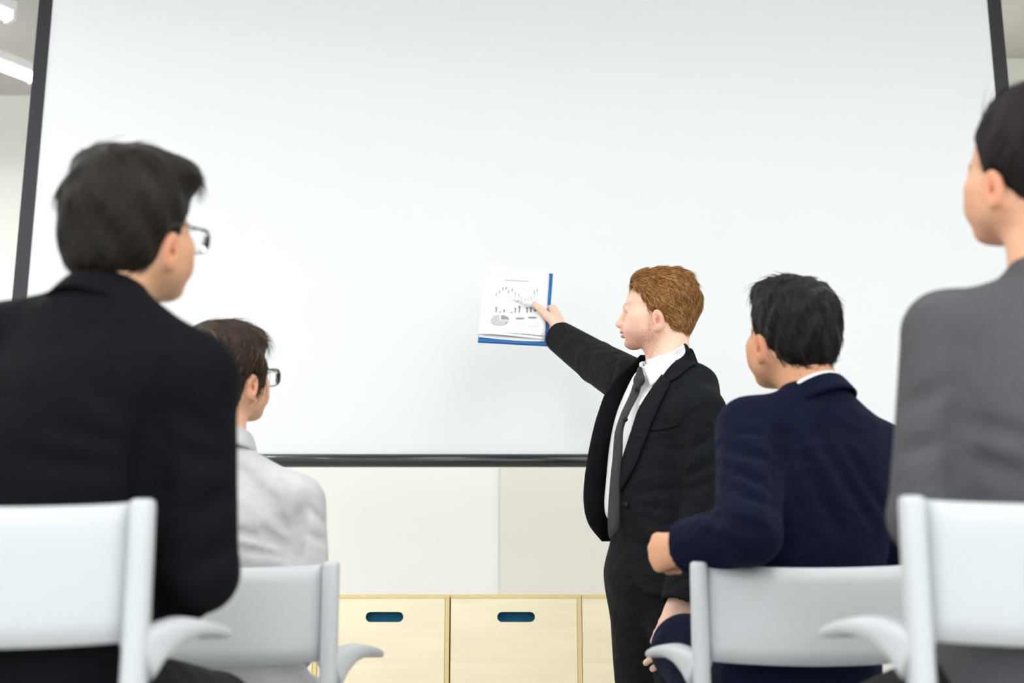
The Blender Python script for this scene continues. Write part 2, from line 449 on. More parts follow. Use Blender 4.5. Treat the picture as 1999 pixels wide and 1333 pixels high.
for i in range(-2, 3):
    x0 = xa+i*UW; gap = .003 if i == 0 else .0012
    if i == -1: gap = .0012
    e = empty('storage_box', (x0+UW/2, YC, 0)); tag(e, LABS[i], 'storage box', 'plywood storage boxes under the screen')
    a, b = -UW/2+gap/2, UW/2-(.0025 if i == -1 else .0008); T = .0125
    box('top_panel', (a, 0, ztop-T), (b, CD, ztop), PLYEDGE, e, bevel=.0008, seg=1)
    box('side_panel', (b-T*1.15, .0005, .0), (b, CD, ztop-T), PLYEDGE, e, bevel=.0008, seg=1)
    box('side_panel', (a, .004, .0), (a+.004, CD, ztop-T), PLY, e)
    box('back_panel', (a+.004, CD-.008, .0), (b-T*1.15, CD, ztop-T), PLY, e)
    fx0, fx1 = a+.0005, b-T*1.15-.0006
    slot_panel('front_panel', fx0, fx1, .46, ztop-T-.0006, -.001, .014, 0, zs, ssw, ssh, PLY, e)
    slot_panel('front_panel', fx0, fx1, .03, .455, -.001, .014, 0, .36, ssw, ssh, PLY, e)
    box('felt_lining', (fx0+.01, .030, .03), (fx1-.01, .036, ztop-T-.008), FELT, e)

# ------------------------------------------------------------------ chairs
def rrect_loft(path, sizes, seg=5, rad=0.35):
    """loft rounded-rectangle sections; sizes are (half x, half z or y) in the plane across the path"""
    vs, fs, ring = [], [], None
    n = len(path); up = Vector((0, 0, 1))
    for i, p in enumerate(path):
        p = Vector(p); t = (Vector(path[min(i+1, n-1)])-Vector(path[max(i-1, 0)])).normalized()
        ref = Vector((1, 0, 0)) if abs(t.z) > .75 else up
        if abs(t.z) > .75: a = Vector((1, 0, 0)); a = (a-t*a.dot(t)).normalized(); b = t.cross(a)
        else: b = (up-t*up.dot(t)).normalized(); a = b.cross(t)
        hx, hz = sizes[i]; r = min(hx, hz)*rad*2*.5; prof = []
        for cx, cz, a0 in ((hx-r, hz-r, 0), (-hx+r, hz-r, 90), (-hx+r, -hz+r, 180), (hx-r, -hz+r, 270)):
            for k in range(seg):
                th = math.radians(a0+90*k/(seg-1)); prof.append((cx+r*math.cos(th), cz+r*math.sin(th)))
        m = len(prof); vs += [p+a*u+b*v for u, v in prof]
    for i in range(n-1):
        for j in range(m): fs.append((i*m+j, i*m+(j+1) % m, (i+1)*m+(j+1) % m, (i+1)*m+j))
    fs.append(tuple(reversed(range(m)))); fs.append(tuple(range((n-1)*m, n*m)))
    return vs, fs
PX = 0.213
def make_chair():
    e = empty('armchair')
    for s in (-1, 1):
        p = [(s*(PX+.02), -.02, 0), (s*(PX+.006), -.006, .25), (s*PX, 0, .45), (s*PX, -.004, .62), (s*PX, -.010, .75), (s*PX, -.014, .815), (s*PX, -.0145, .823), (s*PX, -.015, .826)]
        v, f = rrect_loft(p, [(.014, .018), (.0155, .02), (.0165, .022), (.0165, .02), (.0165, .018), (.0165, .017), (.0155, .0155), (.010, .009)], rad=.8)
        mesh_obj('rear_leg', v, f, CHAIRW, e)
        p = [(s*(PX+.02), .46, 0), (s*(PX+.008), .44, .25), (s*(PX-.004), .42, .44)]
        v, f = rrect_loft(p, [(.015, .016), (.018, .019), (.02, .02)], rad=.8); mesh_obj('front_leg', v, f, CHAIRW, e)
        # arm: thick bracket out of the rear post that thins into a flat pad
        p = spline([(s*(PX+.002), .0, .618), (s*(PX+.016), .022, .638), (s*(PX+.034), .06, .657), (s*(PX+.047), .10, .6635), (s*(PX+.056), .145, .663), (s*(PX+.060), .195, .660), (s*(PX+.061), .222, .6585)], 4)
        sz = spline([(.020, .034), (.019, .027), (.020, .019), (.024, .0115), (.027, .0085), (.0265, .007), (.014, .0035)], 4)
        v, f = rrect_loft([tuple(q) for q in p], [tuple(q) for q in sz], rad=.9); mesh_obj('arm_rest', v, f, CHAIRW, e)
    # back panel between the posts, bowed to the rear
    nx, nz = 17, 7; vs, fs = [], []
    for layer in (0, 1):
        for i in range(nx):
            u = -1+2*i/(nx-1); x = u*(PX-.0155)
            for j in range(nz):
                t = j/(nz-1); zlo = .640-.010*(1-u*u); zhi = .8215-.010*(1-u*u)**.8
                edge = .0035*(1 if j in (0, nz-1) else 0)
                y = -.006-.026*(1-u*u)-.010*t+(edge if layer == 0 else .012-edge)
                vs.append((x, y, zlo+(zhi-zlo)*t))
    N = nx*nz
    for i in range(nx-1):
        for j in range(nz-1):
            q = i*nz+j; fs += [(q, q+nz, q+nz+1, q+1), (N+q, N+q+1, N+q+nz+1, N+q+nz)]
        fs += [(i*nz, N+i*nz, N+(i+1)*nz, (i+1)*nz), (i*nz+nz-1, (i+1)*nz+nz-1, N+(i+1)*nz+nz-1, N+i*nz+nz-1)]
    for j in range(nz-1):
        fs += [(j, j+1, N+j+1, N+j), ((nx-1)*nz+j, N+(nx-1)*nz+j, N+(nx-1)*nz+j+1, (nx-1)*nz+j+1)]
    mesh_obj('back_panel', vs, fs, CHAIRW, e)
    # seat shell, dished
    vs, fs = [], []; n = 13
    for layer in (0, 1):
        for i in range(n):
            for j in range(n):
                u, v = -1+2*i/(n-1), j/(n-1)
                z = .435+.012*u*u-.035*max(0, v-.8)/.2*max(0, v-.8)/.2+.008*(1-v)-layer*.016
                vs.append((u*(PX-.004-.012*v*v), .02+v*.43, z))
    N = n*n
    for i in range(n-1):
        for j in range(n-1):
            q = i*n+j; fs += [(q, q+n, q+n+1, q+1), (N+q, N+q+1, N+q+n+1, N+q+n)]
    for k in range(n-1):
        fs += [(k, k+1, N+k+1, N+k), ((n-1)*n+k, N+(n-1)*n+k, N+(n-1)*n+k+1, (n-1)*n+k+1),
               (k*n, N+k*n, N+(k+1)*n, (k+1)*n), (k*n+n-1, (k+1)*n+n-1, N+(k+1)*n+n-1, N+k*n+n-1)]
    mesh_obj('seat', vs, fs, CHAIRW, e)
    for y, z in ((.0, .41), (.42, .40)):
        tube('seat_rail', [(-PX, y, z), (PX, y, z)], .014, CHAIRW, e, sides=10)
    return e
def copy_thing(o, parent=None):
    c = o.copy(); COL.objects.link(c); c.parent = parent
    for ch in o.children: copy_thing(ch, c)
    return c
proto = make_chair()
CH = {}
for i, (key, px, py, Y, rz, side, lab) in enumerate((
        ('m1', 277, 1100, 1.90, 0, 1, 'white plastic armchair of the bespectacled man in black, front left'),
        ('w2', 1782, 1100, 1.87, 0, -1, 'white plastic armchair at the right edge, under the woman in dark grey'),
        ('w1', 645, 1200, 2.75, 0, 1, 'white plastic armchair of the woman in light grey, beside the plywood boxes'),
        ('n', 1365, 1200, 2.75, 0, -1, 'white plastic armchair whose back the man in navy hooks his arm over'))):
    o = proto if i == 0 else copy_thing(proto)
    x = at(px, py, Y).x-side*PX
    o.location = (x, Y, 0); o.rotation_euler = (0, 0, rz)
    tag(o, lab, 'chair', 'white armchairs of the audience'); CH[key] = Vector((x, Y, 0))

# ------------------------------------------------------------------ clipboard of charts and the pen
BLUE = mat('blue folder plastic', srgb(30, 104, 178), 0.4, noise=(30, .05))
PAPER = mat('white paper', (0.90, 0.90, 0.90), 0.8, spec=.2)
INK = mat('grey printed ink', (0.30, 0.31, 0.33), 0.8); INK2 = mat('pale grey printed ink', (0.52, 0.54, 0.56), 0.8)
INK3 = mat('dark grey printed ink', (0.13, 0.13, 0.15), 0.8)
def build_clipboard():
    T, B = at(1014, 531, 4.53), at(1001, 672, 4.39)
    dn = (B-T); H = dn.length; dn.normalize()
    rt = Vector((1, .0, 0)); rt = (rt-dn*rt.dot(dn)).normalized(); nrm = dn.cross(rt).normalized()   # towards the room
    if nrm.y > 0: nrm = -nrm
    W = 134/598
    e = empty('clipboard', B); tag(e, 'open blue clipboard with printed chart pages, held against the screen', 'clipboard')
    M = Matrix((rt, nrm, -dn)).transposed().to_4x4(); M.translation = B; e.matrix_world = M
    # local: x right, y towards viewer, z up along the board, origin at bottom centre
    b = box('backing_board', (-W/2, -.003, 0), (W/2, .002, H), BLUE, e, bevel=.002)
    # bottom pocket lip
    box('pocket_lip', (-W/2+.001, .002, .0), (W/2-.001, .007, .024), BLUE, e, bevel=.002)
    def sheet(nm, x0, x1, z0, z1, y0, curl, lift, seed, tint=None):
        r = random.Random(seed); rows = []
        for k in range(7):
            t = k/6; z = z0+(z1-z0)*t; row = []
            for q in range(4):
                u = q/3; x = x0+(x1-x0)*u
                y = y0+curl*(1-t)**3*(1+.5*math.sin(3*u+seed))+lift*t**4
                row.append((x, y, z+.003*math.sin(2.4*u+seed)*(1-t)))
            rows.append(row)
        return patch(nm, rows, PAPER, e, thick=.0006, nu=4, nv=4)
    px0, px1 = -W/2+.0005, W/2-.0125
    sheet('paper_sheet', px0+.002, px1+.001, .013, H-.012, .0045, .006, 0, 3)
    sheet('paper_sheet', px0+.001, px1-.001, .017, H-.010, .0060, .010, 0, 1)
    top = sheet('paper_sheet', px0, px1-.002, .026, H-.006, .0078, .009, 0, 0)
    # pages flipped over the top edge
    patch('flipped_page', [[(x, y, z) for x in (px0-.001, -.03, .04, px1)] for y, z in ((.0088, H-.026), (.0135, H-.016), (.0150, H-.002), (.008, H+.008), (-.004, H+.004), (-.007, H-.03))], PAPER, e, thick=.0012)
    # printing: flat marks just proud of the sheet
    def ys(z): return .0078+.009*(1-min(1, max(0, (z-.026)/(H-.032))))**3*1.5+.0006
    def sub(px, py):        # photo pixel -> board coordinates
        ray = at(px, py, 4.0)-Vector((0, 0, CAM_H)); o = Vector((0, 0, CAM_H)); base = B+nrm*.008
        t = (base-o).dot(nrm)/ray.dot(nrm); q = o+ray*t-B
        return q.dot(rt), q.dot(-dn)
    def marks(nm, rects, m, extra=None):
        vs, fs = [], []
        for (ax, ay, bx, by) in rects:
            x0, z0 = sub(ax, by); x1, z1 = sub(bx, ay); n = len(vs)
            vs += [(x0, ys(z0), z0), (x1, ys(z0), z0), (x1, ys(z1), z1), (x0, ys(z1), z1)]; fs.append((n, n+1, n+2, n+3))
        for poly in (extra or []):
            n = len(vs)
            for (ax, ay) in poly: x, z = sub(ax, ay); vs.append((x, ys(z), z))
            fs.append(tuple(range(n, n+len(poly))))
        o = mesh_obj(nm, vs, fs, m, top, smooth=False)
        md = o.modifiers.new('t', 'SOLIDIFY'); md.thickness = .0003; md.offset = 0; o['kind'] = 'stuff'
    hs = [(969, 570), (975, 565), (982, 559), (988, 558), (993, 565), (1000, 561), (1006, 569), (1013, 572), (1018, 580), (1025, 582), (1031, 580), (1037, 578), (1043, 566), (1049, 563)]
    marks('bar_chart', [(x-1.5, y, x+1.5, 588) for x, y in hs], INK2)
    marks('bar_chart_caps', [(x-1.5, y+2, x+1.5, y+8) for x, y in hs if y < 575], INK)
    tl = [(1013, 573), (1018, 562), (1024, 564), (1031, 569), (1037, 567), (1044, 566), (1050, 563)]
    marks('line_chart', [], INK2, [[(a[0], a[1]-.5), (b2[0], b2[1]-.5), (b2[0], b2[1]+.5), (a[0], a[1]+.5)] for a, b2 in zip(tl, tl[1:])])
    marks('column_chart', [(967, 600, 971, 611), (982, 605, 986, 611), (1004, 602, 1008, 612), (1012, 599, 1016, 612), (1027, 601, 1031, 612), (1034, 598, 1039, 611)], INK)
    marks('column_caps', [(967, 600, 971, 604), (974, 610, 979, 611), (982, 605, 986, 607), (996, 611, 1001, 612.5), (1004, 602, 1008, 605), (1012, 599, 1016, 602), (1027, 601, 1031, 604), (1034, 598, 1039, 604), (1042, 606, 1047, 609)], INK3)
    marks('title_line', [(985, 548, 1032, 548.5)], INK2)
    ell = lambda cx, cy, rx, ry, a0=0, a1=360, n=28: [(cx+rx*math.cos(math.radians(a0+(a1-a0)*k/n)), cy+ry*math.sin(math.radians(a0+(a1-a0)*k/n))) for k in range(n+1)]
    marks('pie_chart', [], INK2, [ell(975.5, 628, 18, 11.5, 0, 270)+[(975.5, 628)]])
    marks('pie_slice', [], INK, [ell(977.5, 626.5, 17, 9.5, -88, 0)+[(977.5, 626.5)]])
    marks('pie_rim', [], INK, [ell(975.5, 628, 18, 11.5, 5, 175)+list(reversed(ell(975.5, 626, 17.6, 10.6, 5, 175)))])
    marks('small_pies', [], INK, [ell(1015, 624, 9, 2.6), ell(1039, 622, 9, 2.2)])
    marks('text_lines', [(1005, 631+q*3, 1052-6*(q == 3), 631.6+q*3) for q in range(4)], mat('faint printed text', (.74, .74, .76), .8))
    return e
build_clipboard()
PENM = mat('brushed silver pen', (0.62, 0.64, 0.67), 0.3, metal=.8)
def build_pen():
    a, b = at(999, 585, 4.428), at(1056, 603, 4.438); d = (b-a).normalized(); a2 = a; b2 = a+d*.125
    e = empty('pen', a); tag(e, 'slim silver pen under the presenter\'s thumb, pointing at the chart', 'pen')
    o = Vector(a)
    tube('barrel', [(a2+d*.018)-o, (b2-d*.0)-o], .0042, PENM, e, sides=12)
    tube('nib', [a2-o, (a2+d*.008)-o, (a2+d*.018)-o], [.0008, .0022, .0040], PENM, e, sides=12)
    tube('clip', [(b2-d*.045)+Vector((0, -.0055, .001))-o, (b2-d*.004)+Vector((0, -.0055, .001))-o], .0014, PENM, e, sides=6)
build_pen()

# ================================================================== people
def nz3(p, f, seed=0):
    """cheap smooth noise on points (n,3)"""
    r = np.random.default_rng(seed); out = np.zeros(len(p))
    for i in range(6):
        k = r.normal(size=3)*f*(1+.5*i); out += np.sin(p @ k+r.uniform(0, 6.3))/(1+.4*i)
    return out/3.0

def head_mesh(neck_local, h=0.0028, male=True, face=True):
    v = Vol((-.11, -.16, -.27), (.11, .15, .14), h)
    v.ell((0, -.0135, .024), (.0745, .0935, .076), k=.01)                       # skull
    v.ell((0, .030, .018), (.060, .0525, .056), k=.02)                          # forehead
    v.ell((0, .038, -.035), (.056, .052, .062), k=.025)                        # mid face
    v.ell((0, .040, -.080), (.046, .046, .032), k=.025)                        # jaw
    v.ell((0, .078, -.101), (.020, .017, .016), k=.022)                        # chin
    for s in (-1, 1):
        v.cap((s*.058, -.004, -.055), (s*.024, .070, -.098), .014, .014, k=.025)   # jaw line
        v.ell((s*.045, .054, -.026), (.018, .020, .017), k=.025)               # cheekbone
        v.ell((s*.030, .075, -.062), (.020, .018, .020), k=.02)
        v.ell((s*.041, .036, -.048), (.022, .034, .030), k=.035)               # cheek
        v.ell((s*.032, .102, -.002), (.018, .0150, .0115), k=.026, op='cut')     # eye socket
        v.ell((s*.031, .0805, -.003), (.0135, .0095, .0095), k=.008)           # eyeball and lids
        v.cap((s*.010, .0865, .012), (s*.040, .0745, .013), .0060, .0045, k=.016) # brow
        v.ell((s*.0115, .0945, -.041), (.0080, .0100, .0080), k=.007)          # nostril wing
    v.chain([(0, .084, .010), (0, .0925, -.010), (0, .1035, -.031), (0, .1085, -.040)], [.0082, .0080, .0090, .0090], k=.009)
    v.ell((0, .102, -.043), (.010, .010, .008), k=.006)
    v.ell((0, .090, -.058), (.016, .013, .012), k=.012)                        # muzzle
    v.ell((0, .0985, -.0645), (.021, .0085, .0050), k=.005)                    # upper lip
    v.ell((0, .0965, -.0775), (.018, .0085, .0058), k=.005)                    # lower lip
    v.cap((-.017, .102, -.0708), (.017, .102, -.0708), .0026, .0026, k=.003, op='cut')
    v.ell((0, .091, -.0895), (.018, .008, .005), k=.008, op='cut')
    for s in (-1, 1):                                                          # ears
        R = np.array(Matrix.Rotation(math.radians(s*-22), 3, 'Z') @ Matrix.Rotation(math.radians(-10), 3, 'X'))
        c = np.array((s*.0765, -.003, -.036)); e = .86
        A = lambda x, y, z: c+np.array((s*x, y, z))*e
        v.ell(c, np.array((.0085, .0185, .0315))*e, R=R, k=.007)
        v.ell(A(.0078, .002, .004), np.array((.0065, .0130, .0225))*e, R=R, k=.003, op='cut')
        v.ell(A(.001, .0035, -.004), np.array((.007, .006, .008))*e, k=.003, op='cut')
        v.chain([A(.002, .002, .018), A(.0035, -.006, .009), A(.003, -.0075, -.007), A(.002, .000, -.016)], [.0026]*4, k=.003)
        v.ell(A(.002, .0115, -.004), np.array((.004, .0045, .006))*e, k=.003)
        v.ell(A(.000, .007, -.0275), np.array((.005, .0085, .0095))*e, k=.005)
    nk = .052 if male else .045
    nb = np.array(neck_local)
    v.cap((0, -.022, -.060), nb, nk, nk*1.12, k=.03)
    v.cap((0, .018, -.085), nb+np.array((0, .022, .03)), .026, .030, k=.025)
    V, F = v.mesh()
    w_ = np.clip((V[:, 1]-.000)/.05, 0, 1); w_ = w_*w_*(3-2*w_)               # shorten the lower face
    V[:, 2] += np.where(V[:, 2] < .012, (.012-V[:, 2])*.13, 0)*w_
    return V, F

def head_colors(V, skin, blush, lip, beard=None, brow=None):
    n = len(V); C = np.tile(np.array(skin), (n, 1)); x, y, z = V.T
    def mixc(w, c):
        w = np.clip(w, 0, 1)[:, None]; C[:] = C*(1-w)+np.array(c)*w
    g = lambda cx, cy, cz, r: np.exp(-(((np.abs(x)-cx)**2+(y-cy)**2+(z-cz)**2)/r**2))
    mixc(.28*g(.046, .06, -.040, .032), blush); mixc(.35*g(.0, .115, -.038, .016), blush)
    mixc(.6*(np.abs(x) > .071)*g(.085, -.008, -.034, .034), blush)
    mixc(.9*np.exp(-((z+.060)/.0095)**2)*(np.abs(x) < .022)*np.clip((y-.093)/.004, 0, 1), lip)
    if brow is not None:
        bz = .016-.10*(np.abs(x)-.028)**2*20
        mixc(.6*np.exp(-((z-bz)/.0055)**2)*(np.abs(x) > .012)*(np.abs(x) < .050)*(y > .066), brow)
        ew = np.exp(-((np.abs(x)-.032)/.011)**4)*(y > .066)
        mixc(.75*ew*np.exp(-((z+.0045)/.0030)**2), (.62, .60, .57)); mixc(.8*np.exp(-((np.abs(x)-.030)/.0048)**2)*(y > .075)*np.exp(-((z+.0040)/.0032)**2), (.06, .06, .07))
        mixc(.8*ew*np.exp(-((z-.0005)/.0021)**2), tuple(q*.45 for q in brow))
    if beard is not None:
        jaw = np.clip((-.056-z)/.026, 0, 1)*np.clip((z+.135)/.02, 0, 1)*np.clip((y+.012)/.03, 0, 1)
        side = np.clip((.012-np.abs(y-.022))/.012, 0, 1)*np.clip((-.005-z)/.03, 0, 1)*(np.abs(x) > .04)
        mus = np.exp(-((z+.047)/.005)**2)*np.clip((y-.085)/.01, 0, 1)*(np.abs(x) < .026)
        nzv = np.clip(.62+.30*np.random.default_rng(3).normal(size=n), .1, 1)
        mixc(np.clip(jaw*.85+side*.6+mus*.55, 0, .72)*nzv, beard)
    return C

def hand_mesh(M, side, curl=(.5, .6, .4), spread=.06, thumb=(.35, .5), h=.0028, scale=1.0):
    """relaxed hand. local: +y along the fingers, +z back of the hand, thumb on side*x; M 3x4 to the room"""
    v = Vol((-.085, -.06, -.115), (.085, .215, .045), h); s = side
    kn = [(s*.030, .088, 0), (s*.010, .093, .003), (s*-.010, .089, .001), (s*-.027, .080, -.004)]
    wr = [(s*.016, .0, 0), (s*.006, .0, .002), (s*-.006, .0, .002), (s*-.015, .0, 0)]
    v.cap((0, -.055, 0), (0, .01, 0), .026, .026, k=.01, flat=((0, 0, 1), .72))
    for a, b in zip(wr, kn): v.cap(a, b, .0145, .0125, k=.016)
    v.cap((s*.012, .03, -.008), (s*-.008, .06, -.008), .017, .015, k=.014)
    ln = [1.0, 1.1, 1.02, .80]; rad = [.0092, .0095, .009, .0078]
    for i in range(4):
        p = np.array(kn[i]); a = 0; yaw = s*spread*(1.5-i); pts = [p]; rr = [rad[i]*1.1]
        for seg, c in zip((.046, .028, .022), curl):
            a += c*(1+.07*i); d = np.array((math.sin(yaw)*math.cos(a), math.cos(yaw)*math.cos(a), -math.sin(a)))
            p = p+d*seg*ln[i]; pts.append(p); rr.append(rad[i]*(1-.08*len(pts)/2))
        for q in range(3): v.cap(pts[q], pts[q+1], rr[q], rr[q+1], k=.006 if q == 0 else .004)
    t0 = np.array((s*.016, .016, -.006)); sp, cu = thumb
    d1 = np.array((s*math.sin(sp), math.cos(sp), -.30)); d1 /= np.linalg.norm(d1)
    d2 = np.array((s*math.sin(sp-cu), math.cos(sp-cu), -.45)); d2 /= np.linalg.norm(d2)
    p1 = t0+d1*.047; p2 = p1+d2*.032; p3 = p2+d2*.024
    v.cap(t0, p1, .0165, .0125, k=.014); v.cap(p1, p2, .0115, .0105, k=.005); v.cap(p2, p3, .0102, .0085, k=.004)
    V, F = v.mesh(); V = V*scale; M = np.array(M)
    return V @ M[:3, :3].T+M[:3, 3], F
def hmat(pos, fingers, back):
    f = Vector(fingers).normalized(); b = Vector(back); b = (b-f*b.dot(f)).normalized(); x = f.cross(b)
    m = np.eye(4); m[:3, 0] = x; m[:3, 1] = f; m[:3, 2] = b; m[:3, 3] = pos
    return m

def bulk_body(J, h=.011):
    """the figure under its clothes: trunk, arms, legs"""
    pts = np.array([list(p) for p in J.values() if hasattr(p, '__len__')])
    v = Vol(pts.min(0)-.2, pts.max(0)+.2, h)
    nb, hip = Vector(J['neck']), (Vector(J['hipL'])+Vector(J['hipR']))/2
    sd = (Vector(J['shR'])-Vector(J['shL'])); sd.z = 0; sd.normalize()
    fw = Vector((-sd.y, sd.x, 0))
    mid = hip.lerp(nb, .45)
    v.chain([hip, mid, hip.lerp(nb, .78), nb-Vector((0, 0, .05))], [.11, .10, .105, .045], k=.03, flat=(fw, .62))
    for s in 'LR':
        v.cap(J['sh'+s], nb-Vector((0, 0, .07)), .03, .03, k=.03)
        v.cap(J['sh'+s], J['el'+s], .036, .032, k=.02); v.cap(J['el'+s], J['wr'+s], .031, .024, k=.01)
        v.cap(J['hip'+s], J['kn'+s], .075, .052, k=.03); v.cap(J['kn'+s], J['an'+s], .05, .034, k=.02)
        v.cap(Vector(J['an'+s])+Vector((0, 0, -.02)), Vector(J['an'+s])+Vector(J['toe'])*.12+Vector((0, 0, -.05)), .034, .028, k=.02)
    v.cap(nb-Vector((0, 0, .09)), nb+Vector((0, 0, .0)), .04, .040, k=.02)
    return v.mesh()

def join(parts):
    V, F, C, n = [], [], [], 0
    for v, f, c in parts: V.append(v); F.append(f+n); C.append(c); n += len(v)
    return np.concatenate(V), np.concatenate(F), np.concatenate(C)

def hair_strands(V, F, flow, n, length, width, cols, root=None, seed=1, lift=.25, keep=None, rough=.22):
    """thin tapering locks laid over the hair volume (local head coordinates)"""
    r = np.random.default_rng(seed)
    A, B, Cc = V[F[:, 0]], V[F[:, 1]], V[F[:, 2]]; D = V[F[:, 3]]
    nr = np.cross(Cc-A, D-B); ar = np.linalg.norm(nr, axis=1); nr /= ar[:, None]+1e-12
    cen = (A+B+Cc+D)/4
    wgt = ar.copy()
    if keep is not None: wgt *= keep(cen)
    pick = r.choice(len(F), n, p=wgt/wgt.sum())
    p = cen[pick]+(r.random((n, 3))-.5)*.003; nn = nr[pick]
    d = flow(p)+r.normal(size=(n, 3))*rough
    d -= nn*(d*nn).sum(1, keepdims=True); d /= np.linalg.norm(d, axis=1, keepdims=True)+1e-9
    sd = np.cross(nn, d); L = length*(.6+.8*r.random(n)); cs = np.array(cols)[r.integers(0, len(cols), n)]*(.75+.5*r.random((n, 1)))
    rl = .4+.9*r.random(n); segs = 4; vs, cc = [], []
    q = p-nn*.0015
    for k in range(segs+1):
        t = k/segs
        wk = width*(1-t**1.6)+.00012
        off = d*(L*t)[:, None]+nn*(L*lift*t*(1-.6*t*t)*rl)[:, None]-nn*((L*t)**2/.20)[:, None]
        c = q+off
        for a in (0, 2.094, 4.189):
            vs.append(c+sd*math.cos(a)*wk+nn*math.sin(a)*wk*.7); cc.append(cs*(.85+.3*t))
    VV = np.stack(vs, 1).reshape(-1, 3); CC = np.stack(cc, 1).reshape(-1, 3)
    m = 3*(segs+1); fs = []
    base = np.arange(n)*m
    for k in range(segs):
        for a in range(3):
            fs.append(np.stack([base+k*3+a, base+k*3+(a+1) % 3, base+(k+1)*3+(a+1) % 3, base+(k+1)*3+a], 1))
    return VV, np.concatenate(fs), np.clip(CC, 0, 1)

def hair_volume(style, h=.0032):
    v = Vol((-.125, -.175, -.17), (.125, .145, .175), h)
    for e in style['ell']: v.ell(*e[:2], k=e[2] if len(e) > 2 else .02)
    zs_, ys_ = style['line']
    zs_ = np.array(zs_, np.float32); ys_ = np.array(ys_, np.float32)
    nape = style['nape']
    def cut(X, Y, Z):
        yl = np.interp(Z.ravel(), zs_, ys_).reshape(Z.shape)
        a = (Y-yl)*.75+.010*np.sin(X*55)*.25
        wz = style.get('top_wrap', .0)
        return np.maximum(a, (nape-Z)+0*X+Y*style.get('nape_slope', 0.0))
    v.custom(cut)
    for s in (-1, 1):                               # room for the ears
        if style.get('ear', True): v.ell((s*.086, .000, -.034), (.024, .019, .030), k=.006, op='cut')
    if style.get('wave'):
        amp, fr = style['wave']
        v.custom(lambda X, Y, Z: amp*(np.sin(fr*(Y*1.0+X*.6)+9*Z*10)*np.sin(fr*.8*(X-.3*Y))+.6*np.sin(fr*1.9*(Y-X*.4)+Z*fr)), op='disp')
    for f in style.get('folds', []): v.fold(*f)
    return v.mesh()

def cloth_collar(name, nb, axis, fwd, r0, r1, hgt, material, parent, a0=-180, a1=180, tip=0.0, thick=.004, drop_front=.0, gap=0, scale_f=1.08):
    """folded collar band: ring round the neck; angle 0 = front. rows: stand top, fold, fall edge"""
    ax = Vector(axis).normalized(); f = Vector(fwd); f = (f-ax*f.dot(ax)).normalized(); rgt = f.cross(ax)
    rows = [[], [], [], []]; n = 17
    for i in range(n):
        a = math.radians(a0+(a1-a0)*i/(n-1)); c = math.cos(a); fr = max(0, c)
        d = f*math.cos(a)*scale_f+rgt*math.sin(a); dz = -drop_front*fr**1.5
        fall = hgt*(1+tip*fr**3)
        rows[0].append(nb+d*r0*.95+ax*(dz-.01)); rows[1].append(nb+d*r0+ax*(hgt*.55+dz))
        rows[2].append(nb+d*(r0+.007)+ax*(hgt*.55-.004+dz)); rows[3].append(nb+d*r1+ax*(hgt*.55-fall+dz))
    return patch(name, rows, material, parent, thick=thick, nu=3, nv=4)

def snap(bvh, p, off, direction=None):
    loc, nr, _, _ = bvh.find_nearest(Vector(p))
    return loc+nr*off if loc is not None else Vector(p)

def trousers(J, material, parent, waist_r=.135, h=.009, flat=.72, top=.17):
    pts = np.array([list(J[k]) for k in ('hipL', 'hipR', 'knL', 'knR', 'anL', 'anR', 'neck')])
    v = Vol(pts.min(0)-.2, np.maximum(pts.max(0), 0)*0+pts.max(0)+.2, h)
    hip = (Vector(J['hipL'])+Vector(J['hipR']))/2; up = (Vector(J['neck'])-hip).normalized()
    sd = (Vector(J['hipR'])-Vector(J['hipL'])).normalized(); fw = up.cross(sd)
    v.cap(hip+up*.0, hip+up*top, waist_r+.012, waist_r, k=.03, flat=(fw, flat))
    for s in 'LR':
        kn, an = Vector(J['kn'+s]), Vector(J['an'+s])
        v.chain([J['hip'+s], Vector(J['hip'+s]).lerp(kn, .55), kn], [.098, .090, .074], k=.04)
        v.chain([kn, kn.lerp(an, .5), an+(an-kn).normalized()*.0], [.073, .066, .060], k=.015)
        for f in range(3): v.fold(kn+Vector((-.08, -.02, .03-.04*f)), kn+Vector((.08, .0, .05-.05*f)), .012, .005)
    V, F = v.mesh()
    return mesh_obj('trousers', V, F, material, parent)

SHOE = mat('black leather shoe', (.015, .014, .014), .3)
def shoe(an, toe, parent):
    an = Vector(an); t = Vector(toe).normalized(); g = Vector((an.x, an.y, 0))
    v = Vol(np.array(g)-.32, np.array(g)+np.array((.32, .32, .2)), .008)
    v.chain([g-t*.05+Vector((0, 0, .045)), g+t*.06+Vector((0, 0, .042)), g+t*.17+Vector((0, 0, .032))], [.043, .042, .034], k=.01)
    v.cap(g+Vector((0, 0, .05)), Vector((an.x, an.y, max(an.z, .06)+.01)), .042, .042, k=.03)
    v.custom(lambda X, Y, Z: (.002-Z)+0*X+0*Y)
    V, F = v.mesh(); return mesh_obj('shoe', V, F, SHOE, parent)

